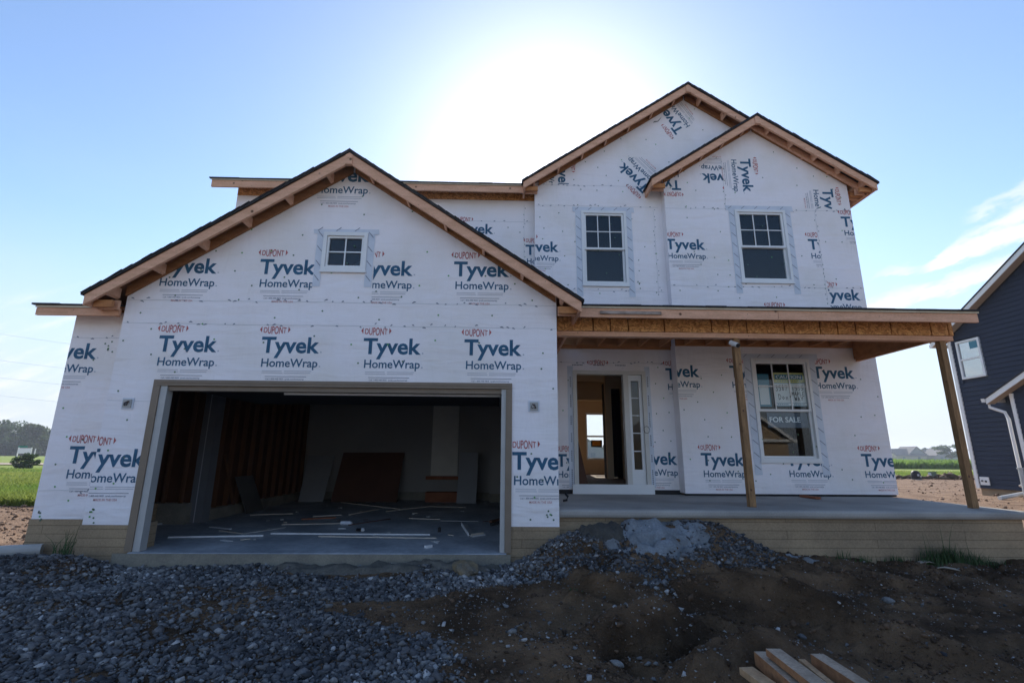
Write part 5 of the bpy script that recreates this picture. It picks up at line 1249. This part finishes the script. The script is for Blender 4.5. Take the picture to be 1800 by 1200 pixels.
# weeds
def weed(x, y, n, h, m, label, group=None, spread=.10, tall=0):
    s = MB(); z = float(gh(x, y))
    for i in range(n+tall):
        an = random.uniform(0, 6.283); hh = h*random.uniform(.35, 1.0)*(2.2 if i >= n else 1); lean_ = random.uniform(.1, .6)*hh*(.5 if i >= n else 1); r0 = spread*random.random()
        bx, by = x+r0*math.cos(an*3.1), y+r0*math.sin(an*3.1)*.5; w = random.uniform(.004, .009); prev = None
        for k in range(5):
            t = k/4; px, py, pz = bx+lean_*t*t*math.cos(an), by+lean_*t*t*math.sin(an)*.6, z-.01+hh*(t-.28*t*t*lean_/max(hh, .01)*1.6)
            ww = w*(1-t*.9); cur = ((px-ww, py, pz), (px+ww, py+.002, pz))
            if prev: s.face([prev[0], prev[1], cur[1], cur[0]], m)
            prev = cur
    o = s.build('weed', org=(x, y, z)); return tag(o, label, 'weed', group)
for (uu, vv, n, h, tall, lab) in ((1392, 962, 10, .13, 1, 'small thin weed with a seed head beside the concrete splash'), (1462, 972, 14, .10, 0, 'low weed tuft at the foot of the porch foundation, right of the concrete splash'), (1570, 972, 46, .20, 3, 'bushy weed clump with dark upright blades, left of the tallest weed stem'),
    (1637, 982, 70, .22, 2, 'large grass clump with a tall leaning stem, in front of the porch foundation'), (1672, 984, 60, .20, 2, 'grass clump with the tallest thin stem, behind the torn card scrap'), (1705, 985, 40, .14, 0, 'low dense grass tuft near the right end of the porch'), (1752, 988, 36, .13, 0, 'low grass tuft under the right corner of the porch foundation'), (1520, 972, 18, .09, 0, 'small sparse weed left of the bushy clump')):
    p = onz(uu, vv, -.05); weed(p[0], min(p[1], 6.60), int(n*1.8), h*1.35, M_WEED, lab, tall=tall, spread=.20)
p = onz(112, 975, .0); weed(p[0], p[1], 34, .42, M_WEED, 'tall arching weed against the left foundation of the garage bay', spread=.16, tall=1)
p = onz(818, 1045, -.15); weed(.75, 5.15, 8, .05, M_WEED, 'tiny green sprig among the stones on the brown dirt')

# ------------------------------------------------------------------ neighbour on the right
XB = 17.5
nb_ = thing('house', (23.0, 11.0, .1), 'dark blue neighbouring house with horizontal siding and white trim', 'house')
yC = 18.0; zE = 5.80; sB = .588; yF = 2.5; yM = (yC+yF)/2+.0
zR = zE+sB*(yC-yM)
def lap_wall_x(y_lo, y_hi, z0, ztop, x, m, hole=None):
    """courses of lap siding on a wall facing -x; ztop(y) gives the gable line"""
    s = MB(); h = .165; z = z0
    while z < zR:
        z1 = z+h
        segs = [(y_lo, y_hi)]
        if hole and z1 > hole[2] and z < hole[3]: segs = [(y_lo, hole[0]), (hole[1], y_hi)]
        for a, b in segs:
            if a == y_lo or True:
                la, lb = a, b
                # clip under the gable
                if z1 > zE:
                    d = (z1-zE)/sB; la, lb = max(la, yF+d), min(lb, yC-d)
                if lb-la > .05:
                    s.face([(x-.028, la, z), (x-.028, lb, z), (x-.004, lb, z1), (x-.004, la, z1)], m)
                    s.face([(x-.028, la, z), (x-.028, lb, z), (x-.002, lb, z+.001), (x-.002, la, z+.001)], m)
        z = z1
    return s
wy0, wy1, wz0, wz1 = 16.78, 17.70, 4.18, 5.62
s = lap_wall_x(yF, yC, .245, None, XB, M_SIDB, (wy0-.02, wy1+.02, wz0, wz1))
s.prism_x([(yF, .25), (yC, .25), (yC, zE), (yM, zR), (yF, zE)], XB+.03, XB+.10, M_SIDB)
s.box(XB+.10, 29, yF, yF+.1, .25, zE, M_SIDB); s.box(XB+.10, 29, yC-.1, yC, .25, zE, M_SIDB); s.build('wall', nb_)
s = MB(); s.box(XB-.05, XB+.05, yC-.10, yC+.03, .24, zE-.05, M_GUTTER); s.build('corner_trim', nb_)
s = MB(); s.box(XB+.05, 29, yF+.05, yC-.04, -.3, .24, M_FOUND); s.build('foundation', nb_)
# roof with white rake
s = MB()
def rk(y, dz): return zR - sB*abs(y-yM) + dz
ye0, ye1 = yF-.45, yC+.45
s.prism_x([(ye0, rk(ye0, .20)), (yM, rk(yM, .20)), (ye1, rk(ye1, .20)), (ye1, rk(ye1, .25)), (yM, rk(yM, .26)), (ye0, rk(ye0, .25))], XB-.36, 29.3, M_SHING); rf = s.build('roof', nb_)
s = MB(); s.prism_x([(ye0, rk(ye0, .02)), (yM, rk(yM, .02)), (ye1, rk(ye1, .02)), (ye1, rk(ye1, .197)), (yM, rk(yM, .197)), (ye0, rk(ye0, .197))], XB-.34, XB-.31, M_GUTTER); s.build('barge_board', rf)
s = MB(); s.prism_x([(ye0, rk(ye0, .02)), (yM, rk(yM, .02)), (ye1, rk(ye1, .02)), (ye1, rk(ye1, .05)), (yM, rk(yM, .05)), (ye0, rk(ye0, .05))], XB-.309, XB-.03, M_TANSOF); s.build('soffit', rf)
s = MB(); s.box(XB-.33, 29.2, yC+.40, yC+.52, rk(ye1, .03), rk(ye1, .16), M_GUTTER); s.build('gutter', rf)
# window
s = MB(); f = .075
for a in ((wy0, wy1, wz1-f, wz1), (wy0, wy1, wz0, wz0+f), (wy0, wy0+f, wz0+f, wz1-f), (wy1-f, wy1, wz0+f, wz1-f)): s.box(XB-.06, XB+.05, a[0], a[1], a[2], a[3], M_WHITE)
s.box(XB-.045, XB+.03, wy0+f, wy1-f, (wz0+wz1)/2-.03, (wz0+wz1)/2+.03, M_WHITE)
w_ = s.build('window', nb_)
s = MB(); s.box(XB-.015, XB-.008, wy0+f, wy1-f, wz0+f, (wz0+wz1)/2-.031, M_SKYGL); s.box(XB-.015, XB-.008, wy0+f, wy1-f, (wz0+wz1)/2+.031, wz1-f, M_SKYGL); s.build('pane', w_)
s = MB(); s.box(XB-.019, XB-.0155, wy0+.12, wy0+.42, wz1-.36, wz1-.10, M_TEAL); s.build('sticker', w_)
# low wing with its own gable, gutter and downspout
xw = XB-.42; yw1 = 15.75; zw = 3.42; sw = .50
s = MB(); z = .26
while z < 4.6:
    lb = yw1 if z+.115 < zw else yw1-(z+.115-zw)/sw
    if lb > 9.2: s.face([(xw-.026, 9.0, z), (xw-.026, lb, z), (xw-.003, lb, z+.165), (xw-.003, 9.0, z+.165)], M_SIDB); s.face([(xw-.026, 9.0, z), (xw-.026, lb, z), (xw-.003, lb, z), (xw-.003, 9.0, z)], M_SIDB)
    z += .165
s.prism_x([(9.0, .25), (yw1, .25), (yw1, zw), (9.0, zw+sw*(yw1-9.0))], xw+.01, XB-.03, M_SIDB); s.build('wall', nb_)
s = MB(); s.box(xw-.045, xw+.05, yw1-.09, yw1+.03, .24, zw-.02, M_GUTTER); s.build('corner_trim', nb_)
def wr(y, dz): return zw+sw*(yw1-y)+dz
s = MB(); s.prism_x([(16.35, wr(16.35, .16)), (9, wr(9, .16)), (9, wr(9, .21)), (16.35, wr(16.35, .20))], xw-.34, XB-.025, M_SHING); r2 = s.build('roof', nb_)
s = MB(); s.prism_x([(16.33, wr(16.33, -.02)), (9, wr(9, -.02)), (9, wr(9, .157)), (16.33, wr(16.33, .157))], xw-.32, xw-.29, M_GUTTER); s.build('barge_board', r2)
s = MB(); s.prism_x([(16.33, wr(16.33, -.02)), (9, wr(9, -.02)), (9, wr(9, .01)), (16.33, wr(16.33, .01))], xw-.289, xw-.025, M_TANSOF); s.build('soffit', r2)
s = MB(); s.prism_y([(xw-.34, zw-.24), (XB-.03, zw-.24), (XB-.03, zw-.12), (xw-.36, zw-.12)], 16.34, 16.46, M_GUTTER); s.build('gutter', r2)
s = MB(); s.tube([(xw-.16, 16.40, zw-.24), (xw-.16, 16.38, zw-.42), (xw-.10, 15.98, zw-.62), (xw-.09, 15.92, zw-.85), (xw-.09, 15.92, .55), (xw-.22, 15.90, .42)], .05, M_GUTTER, 8); s.build('downspout', nb_)
p = onx(1733, 845, XB); s = MB(); s.box(XB-.05, XB-.024, p[1]-.17, p[1]+.17, p[2]-.14, p[2]+.14, M_WHITE)
vb = s.build('vent', nb_)
s = MB(); s.tube([(XB-.055, p[1]+.09, p[2]), (XB-.09, p[1]+.05, p[2]+.01)], .028, M_BLACK, 8); s.tube([(XB-.055, p[1]-.05, p[2]), (XB-.08, p[1]-.08, p[2]-.02)], .028, M_BLACK, 8); s.build('spigot', vb)
# steel post and white pipe near its corner
a = onx(1797, 828, 15.6)
s = MB(); s.tube([(15.75, a[1]+.15, -.1), (15.75, a[1]+.15, .98)], .085, M_STEEL, 12); s.tube([(15.75, a[1]+.15, .98), (15.75, a[1]+.15, 1.02)], .11, M_STEEL, 12); tag(s.build('steel_post', org=(15.75, a[1]+.15, 0)), 'short galvanised steel post standing by the downspout of the blue house', 'post')
a, b = onz(1757, 875, .12), onz(1830, 860, .38)
s = MB(); s.tube([(a[0], a[1], .12), (a[0]+1.5, a[1]+.15, .34)], .06, M_PVC, 12); tag(s.build('plastic_pipe', org=(a[0], a[1], .12)), 'white plastic pipe lying on the dirt in front of the blue house', 'pipe')
# service boxes at the edge of the grass
p = onz(1611, 842, .05); x, y = p[0], p[1]
t = thing('utility_cover', (x, y, .0), 'black domed utility cover standing in the grass', 'utility box')
prof_ = [(.24, -.05), (.25, .28), (.235, .40), (.19, .50), (.12, .555), (.03, .575)]; s = MB()
rings = []
for rr_, zz in prof_:
    i0 = len(s.v); s.v += [(x+rr_*math.cos(k*.3491), y+rr_*math.sin(k*.3491), zz) for k in range(18)]; rings.append(i0)
km = s.mi(M_BLACK)
for i0, i1 in zip(rings, rings[1:]):
    for k in range(18): s.f.append((i0+k, i0+(k+1) % 18, i1+(k+1) % 18, i1+k)); s.m.append(km)
s.f.append(tuple(rings[-1]+k for k in range(18))); s.m.append(km)
s.build('dome', t, smooth=True)
s = MB(); s.box(x-.12, x+.0, y-.262, y-.252, .25, .36, M_PALE); s.box(x+.04, x+.13, y-.258, y-.248, .20, .27, M_PALE); s.build('label_plate', t)
s = MB(); s.tube([(x, y, -.05), (x, y, .06)], .28, M_GREYP, 18); s.build('base', t)
p = onz(1640, 841, .05); x, y = p[0], p[1]
t = thing('utility_pedestal', (x, y, .0), 'green rectangular utility pedestal beside the black dome', 'utility box')
s = MB(); s.box(x-.14, x+.16, y-.13, y+.13, -.05, .42, M_GREENBOX); s.build('body', t)
s = MB(); s.prism_x([(y-.145, .423), (y+.145, .423), (y+.145, .45), (y-.145, .49)], x-.155, x+.175, M_GREENBOX); s.build('lid', t)
s = MB(); s.box(x-.165, x-.142, y-.11, y+.11, .03, .41, M_PALE); s.build('side_plate', t)

# ------------------------------------------------------------------ vegetation
def tree(x, y, h, cr, base, nleaf, leaf, m, label, name='tree', group=None, gap=.0, z0=0.0, cat='tree', clumps=26, flat=1.0):
    t = thing(name, (x, y, z0), label, cat, group)
    s = MB(); tw = h*.022
    top = Vector((x+random.uniform(-.3, .3), y, z0+h*.72))
    s.tube([(x, y, z0-.3), (x+.1*cr*.2, y, z0+h*.3), top], tw, M_BARK, 7, tw*.25)
    cl = []
    for i in range(clumps):
        for _ in range(30):
            a = random.uniform(0, 6.283); q = random.random()**.5; zc = random.uniform(base, 1.0)
            prof = math.sin(math.pi*min(1, max(0.02, (zc-base)/(1.0-base)))*.86+.30)**.7
            c = Vector((x+cr*q*prof*math.cos(a), y+cr*q*prof*math.sin(a), z0+h*zc*.97))
            if all((c-d).length > cr*.20 for d in cl): break
        cl.append(c)
        if i < 16:
            f_ = random.uniform(.25, .6); s.tube([Vector((x, y, z0))*(1-f_)+top*f_, (Vector((x, y, z0))*(1-f_)+top*f_)*.45+c*.55+Vector((0, 0, h*.02)), c], tw*.42, M_BARK, 5, tw*.08)
    s.build('trunk', t)
    per = nleaf//clumps; V_, F_ = [], []
    for c in cl:
        rc = cr*random.uniform(.20, .38)
        P = rng.normal(0, 1, (per, 3)); P /= np.linalg.norm(P, axis=1)[:, None]; P *= (rc*rng.uniform(.25, 1.08, per)**.6)[:, None]; P[:, 2] *= .72*flat
        P += np.array(c)
        A = rng.normal(0, 1, (per, 3)); A /= np.linalg.norm(A, axis=1)[:, None]; B = np.cross(A, rng.normal(0, 1, (per, 3))); B /= np.linalg.norm(B, axis=1)[:, None]
        sz_ = leaf*rng.uniform(.6, 1.3, per)[:, None]
        V_.append(np.stack([P-A*sz_, P+B*sz_*.55, P+A*sz_, P-B*sz_*.55], 1).reshape(-1, 3))
    V_ = np.concatenate(V_)-np.array([x, y, z0]); F_ = np.arange(len(V_)).reshape(-1, 4)
    o = npmesh('crown', V_, F_, m); o.parent = t; return t
for (px, vtop, D, cr, m, lab) in ((-18, 744, 170, 6.5, M_LEAF, 'broad round leafy tree at the left edge of the far treeline'), (22, 743, 176, 7.0, M_LEAFD, 'tall full tree behind the white field sign'), (58, 751, 168, 5.5, M_LEAF, 'rounded tree between the tall full tree and the house wall'), (86, 759, 174, 5.5, M_LEAFD, 'smaller dark tree beside the house wall in the far treeline')):
    q = on(px, vtop, D); tree(q[0], q[1], q[2]+.6, cr, .10, 5200, .42, m, lab, 'leafy_tree', 'trees in the far treeline', clumps=34)
# understorey hedge that closes the bottom of the treeline
s = MB(); q0, q1 = on(-60, 797, 182), on(110, 797, 182)
Ph = np.stack([rng.uniform(q0[0], q1[0], 6500), rng.uniform(178, 186, 6500), rng.uniform(-.2, 6.0, 6500)**1.0], 1); A = rng.normal(0, .55, Ph.shape); B = rng.normal(0, .4, Ph.shape)
o = npmesh('undergrowth', np.stack([Ph-A, Ph+B, Ph+A, Ph-B], 1).reshape(-1, 3), np.arange(26000).reshape(-1, 4), M_LEAFD); o['kind'] = 'stuff'
q = onz(43, 823, .03)
tree(q[0], q[1], 1.15, .80, .02, 4200, .06, M_LEAFD, 'dark rounded shrub standing alone in the grass before the white sign', 'shrub', cat='shrub', clumps=26)
# white sign with green strip
q = on(43, 790, 58); x = q[0]; t = thing('field_sign', (x, 58, 0), 'white signboard on two posts with a small green sign above it, beyond the gravel track', 'sign')
zt = on(43, 788, 58)[2]; zb = on(43, 796, 58)[2]; xl, xr = on(32, 790, 58)[0], on(54, 790, 58)[0]
s = MB(); s.box(xl, xr, 57.95, 58.0, zb-.05, zt+.05, M_WHITE); s.build('board', t)
for xx in (xl-.06, xr+.0): s = MB(); s.box(xx, xx+.08, 58.01, 58.09, -.1, zt+.12, M_WHITE); s.build('post', t)
s = MB(); s.box(xl-.02, xl+1.0, 57.96, 57.99, zt+.12, zt+.30, mat('green_sign_face', (.03, .22, .16), .5)); s.build('street_plate', t)
s = MB(); s.box(xr+.45, xr+.53, 58, 58.08, -.1, zt, M_PALE); tag(s.build('marker_post', org=(xr+.49, 58, 0)), 'thin pale marker post right of the white signboard', 'post')
# grass on the left, crop and lawn on the right
def blades(name, P, h, w, m):
    n = len(P); a = rng.uniform(0, 6.283, n); ln_ = rng.normal(0, .35, (n, 2))*h[:, None]
    d = np.stack([np.cos(a), np.sin(a), np.zeros(n)], 1)*w[:, None]
    T = P+np.stack([ln_[:, 0], ln_[:, 1], h], 1); M_ = P+np.stack([ln_[:, 0]*.3, ln_[:, 1]*.3, h*.6], 1)
    V_ = np.stack([P-d, P+d, M_+d*.7, T, M_-d*.7], 1).reshape(-1, 3)
    o = npmesh(name, V_, np.arange(len(V_)).reshape(-1, 5), m); o['kind'] = 'stuff'; return o
def backlit(m):
    t = m.node_tree; b = t.nodes['Principled BSDF']; o = [n for n in t.nodes if n.bl_idname == 'ShaderNodeOutputMaterial'][0]
    tr = t.nodes.new('ShaderNodeBsdfTranslucent'); ad = t.nodes.new('ShaderNodeMixShader'); ad.inputs[0].default_value = .45
    src = b.inputs['Base Color'].links[0].from_socket; t.links.new(src, tr.inputs[0])
    t.links.new(b.outputs[0], ad.inputs[1]); t.links.new(tr.outputs[0], ad.inputs[2]); t.links.new(ad.outputs[0], o.inputs[0])
for m in (M_BLADE, M_CROP, M_LEAF, M_LEAFD, M_ORANGE): backlit(m)
n = 36000; y_ = 12.2+26*rng.uniform(0, 1, n)**1.7; x_ = -y_*rng.uniform(.80, 1.10, n)
h_ = np.clip(rng.normal(.16, .06, n)+.10*fbm(x_*.5, y_*.5, 3, 5), .04, .4)*np.where(y_ > 22, .5, 1)
blades('grass', np.stack([x_, y_, gh(x_, y_)], 1), h_, .006+.0006*y_*rng.uniform(.6, 1.3, n), M_BLADE)
n = 26000; y_ = 62+24*rng.uniform(0, 1, n)**1.5; x_ = y_*rng.uniform(.76, 1.02, n)
blades('crop', np.stack([x_, y_, np.zeros(n)], 1), np.clip(rng.normal(.85, .2, n), .2, 1.4), np.full(n, .07), M_CROP)
n = 14000; y_ = 31.5+18*rng.uniform(0, 1, n)**1.4; x_ = y_*rng.uniform(.74, 1.02, n)
blades('lawn', np.stack([x_, y_, gh(x_, y_)], 1), np.clip(rng.normal(.09, .04, n), .03, .2), np.full(n, .022), M_BLADE)
s = MB(); s.face([(30, 64, .62), (120, 64, .62), (300, 250, .62), (90, 250, .62)], M_CROP); o = s.build('crop_canopy', org=(0, 0, 0)); o['kind'] = 'stuff'
# far houses on the right and behind the back window
M_FW = mat('far_wall_white', (.52, .52, .50), .8); M_FG = mat('far_wall_grey', (.20, .21, .23), .8); M_FR = mat('far_roof', (.13, .125, .13), .9); M_FT = mat('far_wall_tan', (.34, .30, .25), .8)
def far_house(x, y, w, d, h, rh, m, label, front=False):
    t = thing('distant_house', (x, y, 0), label, 'house')
    s = MB()
    if front: s.prism_y([(x-w/2, 0), (x+w/2, 0), (x+w/2, h), (x, h+rh), (x-w/2, h)], y, y+d, m)
    else: s.prism_x([(y, 0), (y+d, 0), (y+d, h), (y+d/2, h+rh), (y, h)], x-w/2, x+w/2, m)
    s.build('wall', t); s = MB()
    if front: s.prism_y([(x-w/2-.4, h-.2), (x, h+rh), (x+w/2+.4, h-.2), (x+w/2+.4, h+.1), (x, h+rh+.3), (x-w/2-.4, h+.1)], y-.4, y+d+.4, M_FR)
    else: s.prism_x([(y-.4, h-.2), (y+d/2, h+rh), (y+d+.4, h-.2), (y+d+.4, h+.1), (y+d/2, h+rh+.3), (y-.4, h+.1)], x-w/2-.4, x+w/2+.4, M_FR)
    s.build('roof', t)
    for k in range(2):
        s = MB(); xc = x+(k-.5)*w*.5; s.box(xc-.7, xc+.7, y-.06, y-.01, .9, 2.3, M_SIGNBL); s.build('window', t)
DF = 260
for (pc, w, h, rh, m, fr_, lab) in ((1583, 16, 3.0, 3.2, M_FT, False, 'wide tan distant house, leftmost between the porch and the post'), (1596, 10, 3.2, 4.2, M_FG, True, 'grey distant house with a front gable, left of the white one'), (1613, 10, 3.0, 3.6, M_FW, True, 'white distant house with a bright front gable'), (1630, 14, 2.9, 2.6, M_FW, False, 'long low pale distant house right of the white gable'), (1647, 11, 3.0, 3.4, M_FG, True, 'grey distant house left of the lone tree'), (1662, 13, 3.0, 3.0, M_FT, False, 'low distant house behind the lone tree')):
    q = on(pc, 809, DF); far_house(q[0], DF+random.uniform(-8, 8), w, 10, h, rh, m, lab, fr_)
for (pc, vt, D, cr, lab) in ((1626, 791, 300, 5.5, 'round dark tree above the white distant house'), (1636, 795, 305, 7, 'low wide tree behind the long pale distant house'), (1650, 797, 310, 9, 'dense low tree right of the round dark tree'), (1605, 797, 312, 9, 'low tree line clump behind the grey distant house'), (1588, 798, 312, 8, 'low tree behind the tan distant house')):
    q = on(pc, vt, D); tree(q[0], D, q[2]+.5, cr, .12, 2200, .55, M_LEAFD, lab, 'distant_tree', clumps=16)
q = on(1668, 782, 190); tree(q[0], 190, q[2]+.5, 5.6, .30, 1500, .42, M_LEAFD, 'lone open crowned tree between the distant houses and the porch post', 'lone_tree', clumps=17, flat=.5)
q = on(1048, 800, 140); far_house(q[0]-3, 150, 16, 10, 3.0, 4.6, M_FG, 'grey distant house seen through the back window of the hall', True); far_house(q[0]+13, 155, 12, 10, 2.8, 2.6, M_FW, 'pale distant house at the right of the view through the back window')
# tan house across the street, mirrored in the porch window
t = thing('house', (19.3, -31, 0), 'tan house with white gable trim across the street, mirrored in the porch window', 'house')
s = MB(); s.prism_y([(13.2, -.4), (25.4, -.4), (25.4, 2.85), (19.3, 7.3), (13.2, 2.85)], -37, -25, M_SIDTAN); s.build('wall', t)
s = MB(); s.prism_y([(12.7, 2.55), (19.3, 7.35), (25.9, 2.55), (25.9, 2.8), (19.3, 7.65), (12.7, 2.8)], -37.3, -24.7, M_FR); rf = s.build('roof', t)
s = MB(); s.prism_y([(12.7, 2.50), (19.3, 7.30), (25.9, 2.50), (25.9, 2.78), (19.3, 7.6), (12.7, 2.78)], -24.69, -24.6, M_WHITE); s.box(13.0, 26.2, -24.98, -24.72, 2.62, 2.86, M_WHITE); s.build('barge_board', rf)
s = MB(); s.box(15, 20, -24.98, -24.9, -.3, 2.1, M_FW); s.build('garage_door', t)
# overhead wires, far left
for i, (va, vb_) in enumerate(((579, 604), (628, 644), (660, 671), (692, 701))):
    a, b = on(-140, va-16, 60), on(300, vb_+18, 78)
    s = MB(); P = [(a[0]+(b[0]-a[0])*k/10, a[1]+(b[1]-a[1])*k/10, a[2]+(b[2]-a[2])*k/10-.5*4*(k/10)*(1-k/10)) for k in range(11)]
    s.tube(P, .011, M_GREYP, 5); tag(s.build('overhead_wire', org=a), ('highest', 'second highest', 'third highest', 'lowest')[i]+' of the thin overhead wires crossing the sky at the left', 'wire')

# ------------------------------------------------------------------ air
hm = bpy.data.materials.new('air'); hm.use_nodes = True; t = hm.node_tree; t.nodes.remove(t.nodes['Principled BSDF'])
pv = t.nodes.new('ShaderNodeVolumePrincipled'); pv.inputs['Color'].default_value = (.80, .88, 1.0, 1); pv.inputs['Density'].default_value = HAZE; pv.inputs['Anisotropy'].default_value = .3
t.links.new(pv.outputs[0], t.nodes['Material Output'].inputs['Volume'])
s = MB(); s.box(-1100, 1100, -1100, 1100, -3, 26, hm); o = s.build('haze', org=(0, 0, 0)); o['kind'] = 'stuff'
